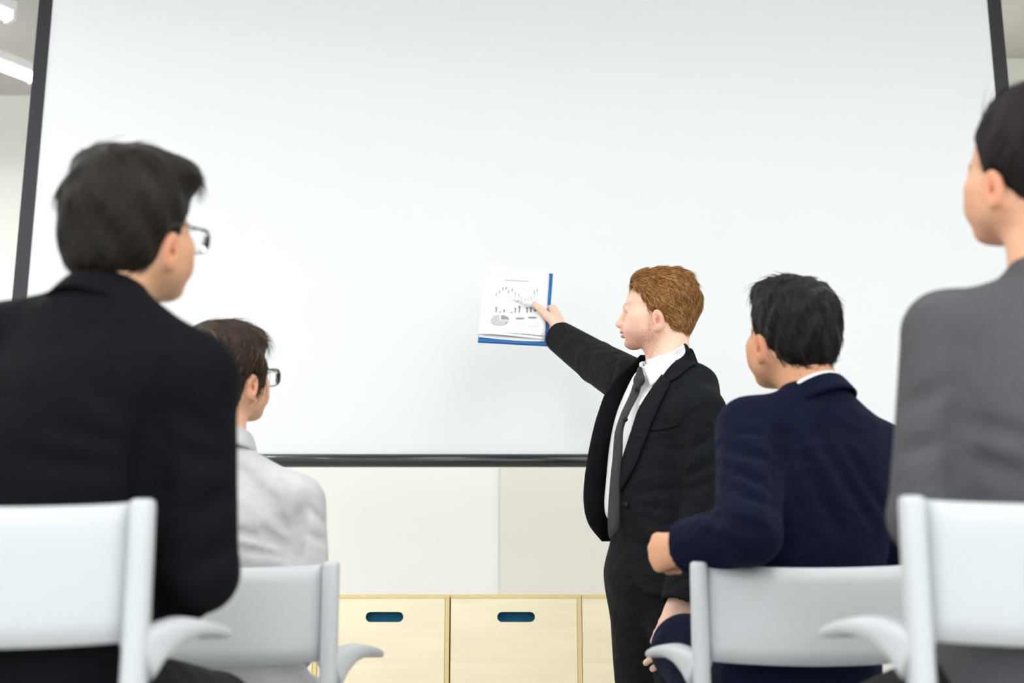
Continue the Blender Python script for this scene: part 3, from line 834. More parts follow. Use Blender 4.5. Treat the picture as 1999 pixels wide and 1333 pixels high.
GLASSF = mat('dark glasses frame', (.012, .012, .015), .3); LENS = mat('clear spectacle lens', (1, 1, 1), .03, transmission=1.0)
def glasses(Mh, parent, w=.027, hh=.019, y=.112, z=-.004, rim=.0012):
    def tr(p): return Mh[:3, :3] @ np.array(p)+Mh[:3, 3]
    g = None; sets = []
    for s in (-1, 1):
        ring = []
        for k in range(25):
            a = 2*math.pi*k/24; cx, sx_ = math.cos(a), math.sin(a)
            q = (abs(cx)**3.2+abs(sx_)**3.2)**(-1/3.2)
            xx = s*.034+w*cx*q; ring.append(tr((xx, y-.25*max(0, abs(xx)-.02)**1.0*.35, z+hh*sx_*q)))
        sets.append(('rim', ring, rim))
    br = [tr((x, y+.002, z+.006+.004*(1-(x/.008)**2))) for x in (-.008, -.004, 0, .004, .008)]
    v, f = tube_data(br, rim, 6); g = mesh_obj('glasses', v, f, GLASSF, parent)
    for nm, ring, r in sets:
        tube(nm, ring, r, GLASSF, g, sides=6)
        c = sum(np.array(q) for q in ring[:-1])/24
        nn = len(ring)-1; vs = [tuple(q) for q in ring[:-1]]+[tuple(c)]
        o = mesh_obj('lens', vs, [(i, (i+1) % nn, nn) for i in range(nn)], LENS, g)
        md = o.modifiers.new('t', 'SOLIDIFY'); md.thickness = .0015; md.offset = 0
    for s in (-1, 1):
        tube('temple', [tr(p) for p in ((s*.061, y-.006, z+.009), (s*.069, y-.02, z+.010), (s*.077, .03, z+.010), (s*.0805, -.002, z+.006), (s*.080, -.022, z-.012))], [.002, .002, .0017, .0017, .0015], GLASSF, g, sides=6)
    return g

def bvh_of(V, F): return BVHTree.FromPolygons(V.tolist(), F.tolist())
def apply_folds(v, folds):
    """creases pressed into the cloth where the photo shows them: pixel paths cast onto the garment"""
    V, F = v.mesh(); b = bvh_of(V, F); O = Vector((0, 0, CAM_H))
    for a, c, wd, dp in folds:
        pts = []
        for t in np.linspace(0, 1, 7):
            px, py = a[0]+(c[0]-a[0])*t, a[1]+(c[1]-a[1])*t
            loc = b.ray_cast(O, (at(px, py, 2)-O).normalized())[0]
            if loc is not None: pts.append((loc, dp*(.35+.65*math.sin(math.pi*(.12+.76*t)))))
        for (p, d0), (q, d1) in zip(pts, pts[1:]):
            if (p-q).length < .08:
                m = (p+q)/2; v.fold(p.lerp(m, .0), q, wd, (d0+d1)/2*.62)

def build_person(label, J, headpos, fwd, up, skin, hair, jacket_m, trouser_m, shirt_m=None, male=True, head_scale=1.0,
                 hands=None, folds=(), jr=None, specs=False, h_head=.0032, h_jacket=.0065, beard=None, brow=None, blush=None, lip=None,
                 strands=1500, collar=True, chest=(.185, .118), waist=(.165, .115), hipw=(.175, .125), shirt_arc=(-180, 180), yoke=.055):
    """seated figure: skin body as the top-level mesh; clothes, hair and glasses as its children"""
    R = frame(fwd, up)*head_scale; Mh = np.eye(4); Mh[:3, :3] = R; Mh[:3, 3] = headpos
    nb = Vector(J['neck']); nl = np.linalg.inv(R) @ (np.array(nb)-np.array(headpos))
    V, F = head_mesh(nl, h_head, male)
    blush = blush or (skin[0]*.95, skin[1]*.62, skin[2]*.58); lip = lip or (skin[0]*.75, skin[1]*.5, skin[2]*.5)
    C = head_colors(V, skin, blush, lip, beard, brow or hair['cols'][0])
    parts = [(V @ R.T+np.array(headpos), F, C)]
    bv, bf = bulk_body(J); parts.append((bv, bf, np.tile(np.array(skin), (len(bv), 1))))
    for s in 'LR':
        hp = (hands or {}).get(s)
        if hp is None:
            d = Vector(J['wr'+s])-Vector(J['el'+s]); hp = dict(f=d, b=Vector((0, 0, 1)))
        M = hmat(J['wr'+s], hp['f'], hp['b'])
        hv, hf = hand_mesh(M, (-1 if s == 'R' else 1), hp.get('curl', (.35, .5, .3)), thumb=hp.get('thumb', (.45, .4)), scale=1.0 if male else .9, h=hp.get('h', .0034))
        parts.append((hv, hf, np.tile(np.array(skin), (len(hv), 1))))
    V, F, C = join(parts)
    body = mesh_obj('person', V, F, SKIN, None, colors=C); tag(body, label, 'person')
    # hair
    hv, hf = hair_volume(hair['style'], hair.get('h', .0036))
    base = np.array(hair['cols'][0])*(.9+.25*nz3(hv, 120, 5)[:, None])
    sv, sf, scol = hair_strands(hv, hf, hair['flow'], strands, hair.get('len', .03), hair.get('w', .0011), hair['cols'], lift=hair.get('lift', .06), rough=hair.get('rough', .12))
    HV, HF, HC = join([(hv, hf, np.clip(base, 0, 1)), (sv, sf, scol)])
    mesh_obj('hair', HV @ R.T+np.array(headpos), HF, HAIR, body, colors=HC)
    # jacket
    pts = np.array([list(J[k]) for k in ('shL', 'shR', 'elL', 'elR', 'wrL', 'wrR', 'neck', 'hipL', 'hipR')])
    v = Vol(pts.min(0)-.17, pts.max(0)+.17, h_jacket)
    hip = (Vector(J['hipL'])+Vector(J['hipR']))/2
    sd = Vector(J['shR'])-Vector(J['shL']); sdn = sd.copy(); sdn.z = 0; sdn.normalize(); fw = Vector((-sdn.y, sdn.x, 0))
    smid = (Vector(J['shL'])+Vector(J['shR']))/2
    def row(t, a, b, back=0):
        c = hip.lerp(smid, t); c = c+fw*back
        return (c.z, c.x, c.y, a, b)
    v.loft([row(-.12, hipw[0], hipw[1]), row(.12, *hipw), row(.42, *waist), row(.72, *chest, -.012), row(.92, chest[0]*.93, chest[1]*.94, -.015), row(1.05, chest[0]*.72, chest[1]*.78, -.01), row(1.14, chest[0]*.45, chest[1]*.6, 0)],
           np.array(sdn), np.array(fw), k=.02, p=2.3, ends=.05)
    jr = jr or dict(sh=.068, ua=.062, el=.056, wr=.046)
    for s in 'LR':
        sh, el, wr = Vector(J['sh'+s]), Vector(J['el'+s]), Vector(J['wr'+s])
        v.cap(nb-Vector((0, 0, .035)), sh+Vector((0, 0, .012)), yoke, yoke*.88, k=.045)
        v.chain([sh, sh.lerp(el, .5), el], [jr['sh'], jr['ua'], jr['el']], k=.022)
        v.chain([el, el.lerp(wr, .5), wr], [jr['el'], (jr['el']+jr['wr'])/2, jr['wr']], k=.012)
        d = (wr-el).normalized()
        v.cap(wr+d*.030, wr+d*.10, jr['wr']*1.15, jr['wr']*1.15, k=.004, op='cut')
    v.cap(nb-Vector((0, 0, .03)), nb+(Vector(headpos)-nb).normalized()*.012, .062 if male else .055, .060 if male else .050, k=.03)
    apply_folds(v, folds)
    JV, JF = v.mesh()
    jk = mesh_obj('jacket', JV, JF, jacket_m, body)
    ax = (Vector(headpos)+Vector((0, 0, -.06))-nb).normalized()
    if collar:
        if shirt_m is not None:
            cloth_collar('shirt_collar', nb+ax*.010, ax, fwd, .058, .064, .030, shirt_m, body, thick=.004, a0=shirt_arc[0], a1=shirt_arc[1])
        cloth_collar('jacket_collar', nb-ax*.006, ax, fw, .062 if male else .056, .078 if male else .072, .040, jacket_m, jk, a0=40, a1=320, thick=.006)
    trousers(J, trouser_m, body)
    for s in 'LR': shoe(J['an'+s], J['toe'], body)
    if specs: glasses(Mh, body)
    return body, Mh, jk

# ------------------------------------------------------------------ hair styles
def flow_short(p):
    x, y, z = p.T
    top = np.clip((z-.06)/.05, 0, 1)[:, None]
    d_top = np.stack([.25*np.sign(x)+0*x, .8+0*x, .0*x], 1); d_side = np.stack([0*x, -.35*np.ones_like(x), -1+0*x], 1)
    return d_top*top+d_side*(1-top)
LINE_M = ([-.13, -.098, -.066, -.054, -.030, .002, .034, .060, .080, .095, .13], [-.080, -.066, -.042, .002, .020, .028, .040, .050, .066, .095, .15])
STYLE_M1 = dict(ell=[((0, -.016, .026), (.0845, .106, .084)), ((0, -.046, -.030), (.072, .070, .068), .03), ((.015, .040, .082), (.066, .062, .034), .03), ((.0, -.01, .088), (.07, .08, .030), .03)],
                line=([-.13, -.098, -.066, -.054, -.030, .002, .034, .060, .080, .095, .13], [-.080, -.066, -.042, .002, .020, .028, .046, .066, .10, .12, .15]), nape=-.112, wave=(.0015, 70))
STYLE_N = dict(ell=[((0, -.014, .026), (.0805, .102, .080)), ((0, -.045, -.026), (.068, .064, .066), .03), ((0, .035, .084), (.060, .055, .032), .03)],
               line=LINE_M, nape=-.110, wave=(.0022, 100))
STYLE_W1 = dict(ell=[((0, -.016, .026), (.085, .106, .084)), ((0, -.050, -.050), (.074, .060, .072), .03), ((0, .035, .075), (.066, .058, .036), .03),
                     ((0.077, .018, -.004), (.012, .030, .040), .012), ((-.077, .018, -.004), (.012, .030, .040), .012)],
                line=([-.15, -.11, -.072, -.058, -.03, .0, .03, .06, .080, .10, .14], [-.055, -.045, -.030, .006, .030, .040, .055, .070, .085, .12, .15]), nape=-.128, wave=(.0018, 70))
STYLE_W2 = dict(ell=[((0, -.016, .028), (.0825, .106, .084)), ((0, -.05, -.020), (.066, .058, .062), .03), ((0, -.070, .085), (.050, .052, .042), .025), ((0, -.02, .086), (.06, .07, .034), .03)],
                line=LINE_M, nape=-.088, wave=(.0010, 55))
def flow_up(p):
    x, y, z = p.T
    d = np.array((0, -.075, .11))-p; return d/(np.linalg.norm(d, axis=1, keepdims=True)+1e-6)
def hairdef(style, cols, flow=flow_short, **k):
    return dict(style=style, cols=[srgb(*c) for c in cols], flow=flow, **k)

SUITB = mat('black wool suit', srgb(15, 17, 21), .85, noise=(35, .10), bump=(900, .25, .0006), spec=.08, wrinkle=(6, .5))
SUITP = mat('charcoal black cotton suit', srgb(19, 22, 26), .8, noise=(30, .10), bump=(900, .25, .0006), spec=.12, wrinkle=(9, .6))
NAVY = mat('navy wool suit', srgb(11, 16, 38), .85, noise=(35, .10), bump=(900, .25, .0006), sheen=.025, tint=(.4, .55, 1), spec=.10, wrinkle=(7, .6))
LGREY = mat('light grey suiting', srgb(196, 196, 200), .85, noise=(35, .06), bump=(900, .2, .0006), spec=.2, wrinkle=(7, .35))
DGREY = mat('dark grey suiting', srgb(82, 82, 86), .85, noise=(260, .14), bump=(900, .25, .0006), spec=.2, wrinkle=(6, .4))
DTROU = mat('dark trousers', srgb(22, 22, 26), .85, bump=(900, .25, .0006), spec=.2, wrinkle=(8, .4))
SHIRT = mat('white cotton shirt', (.86, .86, .87), .8, bump=(700, .1, .0004), spec=.2, wrinkle=(10, .25))
LINING = mat('black satin lining', srgb(12, 12, 14), .6, spec=.3)
TIEM = mat('black silk tie', srgb(30, 31, 35), .6, bump=(500, .15, .0005))

def seat_legs(ch, dx=0, spreadx=.10, z=.545, kneeY=.44):
    c = CH[ch]
    d = {}
    for s, q in (('L', -1), ('R', 1)):
        d['hip'+s] = (c.x+dx+q*.085, c.y+.16, z); d['kn'+s] = (c.x+dx+q*(.085+spreadx*.6), c.y+.16+kneeY, z-.03)
        d['an'+s] = (c.x+dx+q*(.085+spreadx*.6), c.y+.16+kneeY+.03, .085)
    d['toe'] = (0, 1, 0)
    return d
def build_people():
    # ---- man in black with glasses, front left
    Y = 2.08
    J = seat_legs('m1', .01); J['knR'] = at(415, 1400, 2.47); J['anR'] = (J['knR'].x+.02, 2.52, .085)
    J.update(neck=at(200, 610, Y), shL=at(10, 690, Y+.05), shR=at(370, 752, Y-.05), elR=at(388, 1118, Y-.04), wrR=at(290, 1205, Y+.22),
             elL=at(-70, 1060, Y+.05), wrL=at(60, 1240, Y+.30))
    folds = [((335, 790), (425, 850), .014, .010), ((300, 800), (290, 975), .022, .026), ((100, 825), (280, 880), .013, .008), ((30, 890), (240, 915), .014, .008), ((365, 1010), (450, 960), .012, .009),
             ((335, 690), (300, 800), .012, .006), ((350, 880), (440, 900), .012, .008), ((380, 1110), (450, 1060), .014, .008), ((180, 760), (300, 830), .014, .006)]
    build_person('seated man in black suit with dark hair and glasses, front left', J, at(256, 446, Y+.04), (math.sin(math.radians(25)), math.cos(math.radians(25)), .14), (.03, -.14, 1),
                 srgb(214, 165, 130), hairdef(STYLE_M1, [(27, 22, 19), (38, 30, 25), (60, 47, 36)], len=.035), SUITB, DTROU, SHIRT, specs=True, folds=folds, chest=(.180, .115), head_scale=1.06, yoke=.078, shirt_arc=(15, 85))
    # ---- woman in light grey with glasses, second row left
    Y = 2.90
    J = seat_legs('w1')
    J.update(neck=at(432, 868, Y), shL=at(298, 985, Y+.04), shR=at(578, 985, Y-.04), elR=at(598, 1195, Y-.05), wrR=at(575, 1275, Y+.17), elL=at(285, 1195, Y), wrL=at(400, 1275, Y+.2))
    folds = [((495, 950), (565, 1045), .009, 0.019), ((515, 1035), (575, 1078), .010, 0.032), ((455, 1035), (545, 1060), .008, 0.019), ((588, 1000), (572, 1092), .012, 0.042), ((600, 985), (645, 1030), .007, 0.013), ((470, 915), (540, 985), .010, 0.013),
             ((540, 1000), (580, 1060), .007, 0.019), ((455, 1070), (560, 1085), .007, 0.016), ((600, 1040), (640, 1060), .008, 0.011)]
    build_person('seated woman in light grey jacket with short brown hair and glasses', J, at(440, 726, Y+.02), (math.sin(math.radians(31)), math.cos(math.radians(31)), .10), (0, -.10, 1),
                 srgb(228, 180, 148), hairdef(STYLE_W1, [(48, 36, 28), (62, 47, 36), (92, 72, 54), (120, 98, 76)], len=.05), LGREY, LGREY, None, male=False, specs=True, folds=folds,
                 chest=(.160, .108), waist=(.135, .10), hipw=(.165, .12), head_scale=.98, jr=dict(sh=.060, ua=.054, el=.049, wr=.042), yoke=.050)
    # ---- man in navy, second row right, arm hooked over his chair
    Y = 2.90
    J = seat_legs('n', -.02)
    J.update(neck=at(1592, 782, Y-.02), shL=at(1464, 845, Y-.05), shR=at(1712, 890, Y+.05), elL=at(1462, 1040, 2.69), wrL=at(1336, 1070, 2.82), elR=at(1770, 1100, Y+.08), wrR=at(1560, 1300, 3.12),
             knL=at(1340, 1268, 3.12), anL=(CH['n'].x+.02, 3.42, .50), hipL=(CH['n'].x-.09, 2.90, .55))
    folds = [((1400, 870), (1500, 895), .010, 0.018), ((1398, 905), (1515, 950), .011, 0.019), ((1395, 935), (1500, 985), .010, 0.017), ((1525, 850), (1515, 1010), .018, 0.027), ((1600, 850), (1710, 1030), .014, 0.012),
             ((1380, 1000), (1490, 1040), .011, 0.013), ((1420, 840), (1490, 845), .009, 0.012), ((1560, 870), (1640, 1040), .014, 0.012), ((1370, 1040), (1440, 1080), .010, 0.012), ((1650, 870), (1730, 1000), .012, 0.011)]
    hands = dict(L=dict(f=(-.52, .80, -.02), b=(-.85, -.42, .15), curl=(1.0, 1.1, .7), thumb=(.2, .1), h=.003), R=dict(f=(-.8, .5, -.2), b=(0, 0, 1)))
    build_person('seated man in navy suit with dark hair, arm hooked over his chair back', J, at(1547, 648, Y+.01), (-math.sin(math.radians(22)), math.cos(math.radians(22)), .06), (0, -.08, 1),
                 srgb(216, 160, 124), hairdef(STYLE_N, [(22, 20, 20), (32, 28, 28), (46, 40, 38)], len=.032, lift=.16, rough=.2), NAVY, NAVY, SHIRT, folds=folds, chest=(.172, .115), head_scale=1.08, hands=hands,
                 jr=dict(sh=.070, ua=.066, el=.062, wr=.056), yoke=.068)
    # ---- woman in dark grey at the right edge
    Y = 2.02
    J = seat_legs('w2')
    J.update(neck=at(2045, 556, Y), shL=at(1846, 655, Y-.02), shR=at(2250, 655, Y+.06), elL=at(1806, 1010, Y-.02), wrL=at(1860, 1160, Y+.20), elR=at(2300, 1010, Y+.05), wrR=at(2180, 1150, Y+.3))
    folds = [((1872, 770), (1866, 955), .018, .013), ((1880, 820), (1998, 850), .013, .009), ((1885, 890), (1998, 930), .013, .009), ((1765, 790), (1850, 750), .013, .009), ((1755, 880), (1850, 860), .013, .009), ((1870, 640), (1876, 770), .010, .006)]
    build_person('seated woman in dark grey jacket with dark hair pinned up, right edge', J, at(2012, 330, Y+.02), (-math.sin(math.radians(26)), math.cos(math.radians(26)), .12), (0, -.12, 1),
                 srgb(226, 172, 140), hairdef(STYLE_W2, [(26, 20, 20), (34, 26, 26), (54, 43, 41)], flow=flow_up, len=.05, rough=.04, lift=.015), DGREY, DTROU, None, male=False, folds=folds,
                 chest=(.165, .110), waist=(.140, .10), hipw=(.165, .12), head_scale=1.04, jr=dict(sh=.064, ua=.057, el=.051, wr=.043), yoke=.056)
build_people()

# ------------------------------------------------------------------ the standing presenter
def flow_presenter(p):
    x, y, z = p.T
    top = np.clip((z-.055)/.04, 0, 1)[:, None]; frnt = np.clip((y-.02)/.05, 0, 1)[:, None]
    d_top = np.stack([-.35+0*x, -.9+0*x, .25+0*x], 1); d_side = np.stack([0*x, -.75+0*x, -.75+0*x], 1); d_back = np.stack([0*x, -.15+0*x, -1+0*x], 1)
    bk = np.clip((-.045-y)/.03, 0, 1)[:, None]
    d = d_top*top+(d_side*(1-bk)+d_back*bk)*(1-top)
    return d+frnt*top*np.stack([0*x, -.1+0*x, .5+0*x], 1)
STYLE_P = dict(ell=[((0, -.016, .022), (.0790, .0975, .079)), ((0, -.038, -.030), (.060, .050, .056), .03), ((0, .022, .074), (.058, .046, .030), .025), ((0, .044, .068), (.048, .028, .030), .018), ((0, -.03, .080), (.060, .058, .026), .03), ((.040, .034, .056), (.032, .028, .028), .02), ((-.040, .034, .056), (.032, .028, .028), .02)],
               line=([-.13, -.088, -.066, -.056, -.034, -.006, .018, .040, .056, .070, .084, .14], [-.066, -.050, -.036, .018, .024, .029, .035, .047, .060, .080, .11, .15]), nape=-.094, wave=(.0013, 120),
               folds=[((-.03, .056, .070), (-.070, .034, .045), .006, .003), ((-.05, .02, .082), (-.075, -.04, .06), .005, .004), ((-.07, .0, .03), (-.078, -.05, .02), .005, .003)])

def build_presenter():
    F2 = Vector((-.866, -.5, 0)); Lf = Vector((.5, -.866, 0)); Y0 = 3.75
    cx = at(1292, 900, Y0).x; C0 = Vector((cx, Y0, 0))
    skin = srgb(240, 198, 177)
    hp = np.array(at(1287, 605, Y0)); fwd = (-math.cos(math.radians(11)), math.sin(math.radians(11)), .0)
    sc = 1.035; R = frame(fwd, (0, -.13, 1))*sc
    nb = at(1306, 724, Y0-.005)
    J = dict(neck=nb, shL=at(1362, 812, 3.585), shR=at(1240, 752, 3.92), elL=at(1376, 990, 3.57), wrL=at(1331, 1172, 3.53),
             elR=at(1166, 708, 4.16), wrR=at(1096, 660, 4.38), toe=(-.8, -.6, 0))
    for s, q in (('L', 1), ('R', -1)):
        h = C0+Lf*(.088*q); J['hip'+s] = (h.x, h.y, .90); J['kn'+s] = (h.x+.0*q, h.y, .49); J['an'+s] = (h.x+.01, h.y+.02, .09)
    # ---- skin: head, trunk, hands in one mesh
    nl = np.linalg.inv(R) @ (np.array(nb)-hp)
    V, F = head_mesh(nl, .0019)
    C = head_colors(V, skin, srgb(232, 150, 130), srgb(214, 128, 122), srgb(168, 104, 62), srgb(196, 148, 104))
    parts = [(V @ R.T+hp, F, C)]
    bv, bf = bulk_body(J); parts.append((bv, bf, np.tile(np.array(skin), (len(bv), 1))))
    hv, hf = hand_mesh(hmat(J['wrL'], (-.22, .02, -1), (.42, -.9, 0)), 1, curl=(.28, .45, .3), thumb=(.25, .15), h=.0024)
    parts.append((hv, hf, np.tile(np.array(skin), (len(hv), 1))))
    # right hand gripping the clipboard: thumb in front, four fingers behind the board
    v = Vol(np.array(at(1060, 610, 4.46))-.16, np.array(at(1060, 610, 4.46))+.16, .0024)
    wr = J['wrR']
    v.cap(wr-(Vector(J['wrR'])-Vector(J['elR'])).normalized()*.05, at(1092, 644, 4.40), .027, .027, k=.01)
    kn = [at(1079, 602, 4.455), at(1078, 614, 4.475), at(1077, 626, 4.485), at(1079, 637, 4.485)]
    for q, kp in enumerate(kn): v.cap(at(1094-q, 640+q*4, 4.41+.01*q), kp, .0165, .0130, k=.014)
    v.cap(at(1088, 630, 4.42), at(1082, 615, 4.45), .022, .018, k=.014)
    for q, kp in enumerate(kn):
        L = (1.0, 1.08, 1.0, .8)[q]; kp = Vector(kp); d1 = Vector((-.75, .62, .18)).normalized(); d2 = Vector((-.98, .10, .12)).normalized()
        p1 = kp+d1*.044*L; p2 = p1+d2*.028*L; p3 = p2+d2*.021*L
        v.cap(kp, p1, .0110, .0098, k=.006); v.cap(p1, p2, .0095, .0088, k=.003); v.cap(p2, p3, .0086, .0075, k=.003)
    th = [at(1091, 636, 4.400), at(1070, 618, 4.410), at(1054, 602, 4.412), at(1043, 593, 4.418)]
    v.cap(th[0], th[1], .0185, .0135, k=.014); v.cap(th[1], th[2], .0125, .0112, k=.006); v.cap(th[2], th[3], .0110, .0088, k=.004)
    hv, hf = v.mesh(); hc = np.tile(np.array(skin), (len(hv), 1)); tipd = np.linalg.norm(hv-np.array(th[3]), axis=1)
    hc = hc*(1-.45*np.exp(-(tipd/.012)**2)[:, None])+np.array(srgb(236, 158, 140))*.45*np.exp(-(tipd/.012)**2)[:, None]
    parts.append((hv, hf, hc))
    V, F, C = join(parts)
    body = mesh_obj('person', V, F, SKIN, None, colors=C)
    tag(body, 'standing presenter in black suit and tie with short red hair, pointing at charts', 'person')
    # ---- hair
    cols = [srgb(*c) for c in ((146, 100, 56), (168, 120, 68), (192, 144, 88), (112, 72, 38), (212, 168, 112))]
    hv, hf = hair_volume(STYLE_P, .0022)
    base = np.array(srgb(126, 84, 44))*(.95+.25*nz3(hv, 160, 5)[:, None])
    sv, sf, scol = hair_strands(hv, hf, flow_presenter, 15000, .024, .0005, cols, lift=.22, rough=.25)
    HV, HF, HC = join([(hv, hf, np.clip(base, 0, 1)), (sv, sf, scol)])
    mesh_obj('hair', HV @ R.T+hp, HF, HAIR, body, colors=HC)
    # ---- shirt
    def rw(z, a, b, off=0, lean=0): return (z, C0.x+F2.x*off+lean, C0.y+F2.y*off, a, b)
    v = Vol((cx-.32, Y0-.34, .84), (cx+.32, Y0+.34, 1.56), .0055)
    shirt_rows = [rw(1.03, .155, .130, .010), rw(1.08, .158, .132, .012), rw(1.14, .160, .128, .008), rw(1.24, .162, .117, .002), rw(1.32, .158, .100, -.004), rw(1.38, .138, .086, -.012), rw(1.43, .100, .070, -.014), rw(1.455, .070, .058, -.012)]
    v.loft(shirt_rows, np.array(Lf), np.array(F2), k=.01, p=2.2, ends=.03)
    ax = (Vector(hp)+Vector((0, 0, -.06))-nb).normalized()
    v.cap(nb-Vector((0, 0, .06)), nb-ax*.012, .060, .054, k=.03)
    apply_folds(v, (((1232, 800), (1225, 880), .006, .004), ((1246, 820), (1222, 870), .006, .004), ((1262, 770), (1245, 800), .008, -.003), ((1236, 850), (1215, 900), .006, .004)))
    SV, SF = v.mesh(); shirt = mesh_obj('shirt', SV, SF, SHIRT, body); sb = bvh_of(SV, SF)
    O = Vector((0, 0, CAM_H))
    def hit(b, px, py, off, fallback=3.66):
        d = (at(px, py, 4)-O).normalized(); loc, nr, _, _ = b.ray_cast(O, d)
        if loc is None or loc.y > 4.1: return at(px, py, fallback)
        return loc+nr*off if nr.dot(d) < 0 else loc-nr*off
    inner = [(1298, 739), (1281, 764), (1266, 787), (1254, 810), (1244, 841), (1232, 878), (1222, 911), (1215, 938), (1210, 961)]
    outer = [(1309, 750), (1302, 766), (1293, 785), (1281, 810), (1268, 843), (1255, 878), (1242, 911), (1227, 938), (1212, 964)]
    zu = []
    for p in inner:
        q = hit(sb, *p, 0)-C0; zu.append((q.z, q.dot(Lf)))
    zu += [(1.50, .095), (1.44, .10), (1.04, .0), (.97, .002), (.90, .012), (.80, .05)]
    zu.sort(); zz = np.array([q[0] for q in zu], np.float32); uu = np.array([q[1] for q in zu], np.float32)+.011+.034*np.clip((zz-1.27)/.08, 0, 1)
    # ---- jacket: trunk, opening cut away, then shoulders and sleeves
    v = Vol((cx-.50, Y0-.40, .74), (cx+.36, Y0+.80, 1.78), .0052)
    jrows = [rw(.76, .190, .150, -.005), rw(.84, .186, .146, -.002), rw(.95, .178, .142, .004), rw(1.08, .176, .145, .008), rw(1.20, .180, .142, .002), rw(1.31, .182, .132, -.006), rw(1.39, .165, .112, -.012), rw(1.43, .125, .095, -.016), rw(1.455, .10, .075, -.024)]
    v.loft(jrows, np.array(Lf), np.array(F2), k=.01, p=2.3, ends=.03)
    def opening(X, Y, Z):
        dx, dy = X-C0.x, Y-C0.y; u = dx*Lf.x+dy*Lf.y; w_ = dx*F2.x+dy*F2.y
        ue = np.interp(Z.ravel(), zz, uu).reshape(Z.shape).astype(np.float32)
        op = np.minimum(ue-u, w_-(-.03+np.clip(u, 0, 1)*.5))
        hem = (.818+.16*np.exp(-np.maximum(u-.005, 0)/.035))-Z-.3*np.maximum(-w_-.0, 0)*.0
        return np.maximum(op, hem)
    v.custom(opening)
    v.cap(nb-Vector((0, 0, .050))+Lf*.10-F2*.02, Vector(J['shL'])+Vector((0, 0, .012)), .044, .052, k=.03)
    v.cap(nb-Vector((0, 0, .062))-F2*.05-Lf*.03, nb-Vector((0, 0, .066))-F2*.045+Lf*.06, .042, .042, k=.03)
    v.cap(nb-Vector((0, 0, .045))-Lf*.045-F2*.03, Vector(J['shR'])+Vector((0, .01, .012)), .050, .058, k=.03)
    sh, el, wr = [Vector(J[k]) for k in ('shL', 'elL', 'wrL')]
    v.ell(sh, .071, k=.045)
    v.chain([sh, sh.lerp(el, .5)+Vector((.004, 0, 0)), el], [.073, .069, .062], k=.012)
    v.chain([el, el.lerp(wr, .5), wr+(wr-el).normalized()*.01], [.062, .056, .051], k=.01)
    d = (wr-el).normalized(); v.cap(wr+d*.052, wr+d*.13, .062, .062, k=.003, op='cut')
    sh, el, wr = [Vector(J[k]) for k in ('shR', 'elR', 'wrR')]
    v.chain([sh+Vector((.03, -.03, -.015)), sh, sh.lerp(el, .5), el], [.070, .073, .069, .064], k=.02)
    v.chain([el, el.lerp(wr, .5), wr], [.064, .058, .0515], k=.01)
    d = (wr-el).normalized()
    v.custom(lambda X, Y, Z: np.where(((X-wr.x)**2+(Y-wr.y)**2+(Z-wr.z)**2) < .022, (X-wr.x)*d.x+(Y-wr.y)*d.y+(Z-wr.z)*d.z-.012, -1.0))
    fl = [((1205, 690), (1186, 765), .010, .007), ((1182, 690), (1200, 730), .008, .005), ((1150, 690), (1135, 700), .010, -.004), ((1222, 710), (1212, 760), .010, .006),
          ((1330, 850), (1332, 1000), .012, .006), ((1345, 880), (1395, 850), .012, .006), ((1340, 930), (1390, 905), .012, .006), ((1345, 960), (1385, 940), .010, .005),
          ((1240, 960), (1325, 955), .014, .005), ((1245, 985), (1320, 1000), .014, .004), ((1250, 850), (1320, 845), .010, -.002), ((1350, 790), (1335, 860), .010, .004),
          ((1365, 760), (1410, 790), .012, -.003), ((1335, 1130), (1305, 1150), .010, .003)]
    apply_folds(v, fl)
    JV, JF = v.mesh(); jk = mesh_obj('jacket', JV, JF, SUITP, body); jb = bvh_of(JV, JF)
    # left lapel laid on the chest
    rows = []
    for k, (a, b) in enumerate(zip(inner, outer)):
        pa, pb = hit(sb, *a, .018), hit(jb, *b, .005)
        if pb.y > pa.y+.03 or pb.y < pa.y-.06: pb = at(*b, pa.y-.004)
        rows.append([pa, pa.lerp(pb, .35)+Vector((0, -.006, 0)), pa.lerp(pb, .75)+Vector((0, -.006, 0)), pb])
    patch('lapel', rows, SUITP, jk, thick=.005, nu=4, nv=5)
    # jacket collar: fall on the left of the neck, and the band behind it
    axc = (Vector((0, 0, 1))+F2*.42).normalized(); nc = at(1300, 708, Y0)
    def front(px, py, Y, off=.006):
        return min((hit(jb, px, py, off), hit(sb, px, py, .013), at(px, py, Y)), key=lambda q: q.y if q.y > 3.5 else 9)
    crow = [((1335, 671, 3.752), (1338, 671, 3.757), (1342, 674, 3.762)), ((1338, 686, 3.722), (1346, 689, 3.716), (1354, 695, 3.716)), ((1330, 698, 3.680), (1346, 704, 3.680), (1359, 713, 3.690)),
            ((1321, 709, 3.660), (1333, 715, 3.662), (1343, 722, 3.672)), ((1306, 727, 3.651), (1316, 732, 3.650), (1326, 736, 3.655)), ((1298, 739, 3.652), (1303, 743, 3.650), (1309, 747, 3.650))]
    patch('jacket_collar', [[front(*p) for p in r] for r in crow], SUITP, jk, thick=.005, nu=4, nv=5)
    cloth_collar('collar_band', nc-axc*.010-F2*.002, axc, F2, .066, .074, .040, SUITP, jk, a0=110, a1=215, thick=.005)
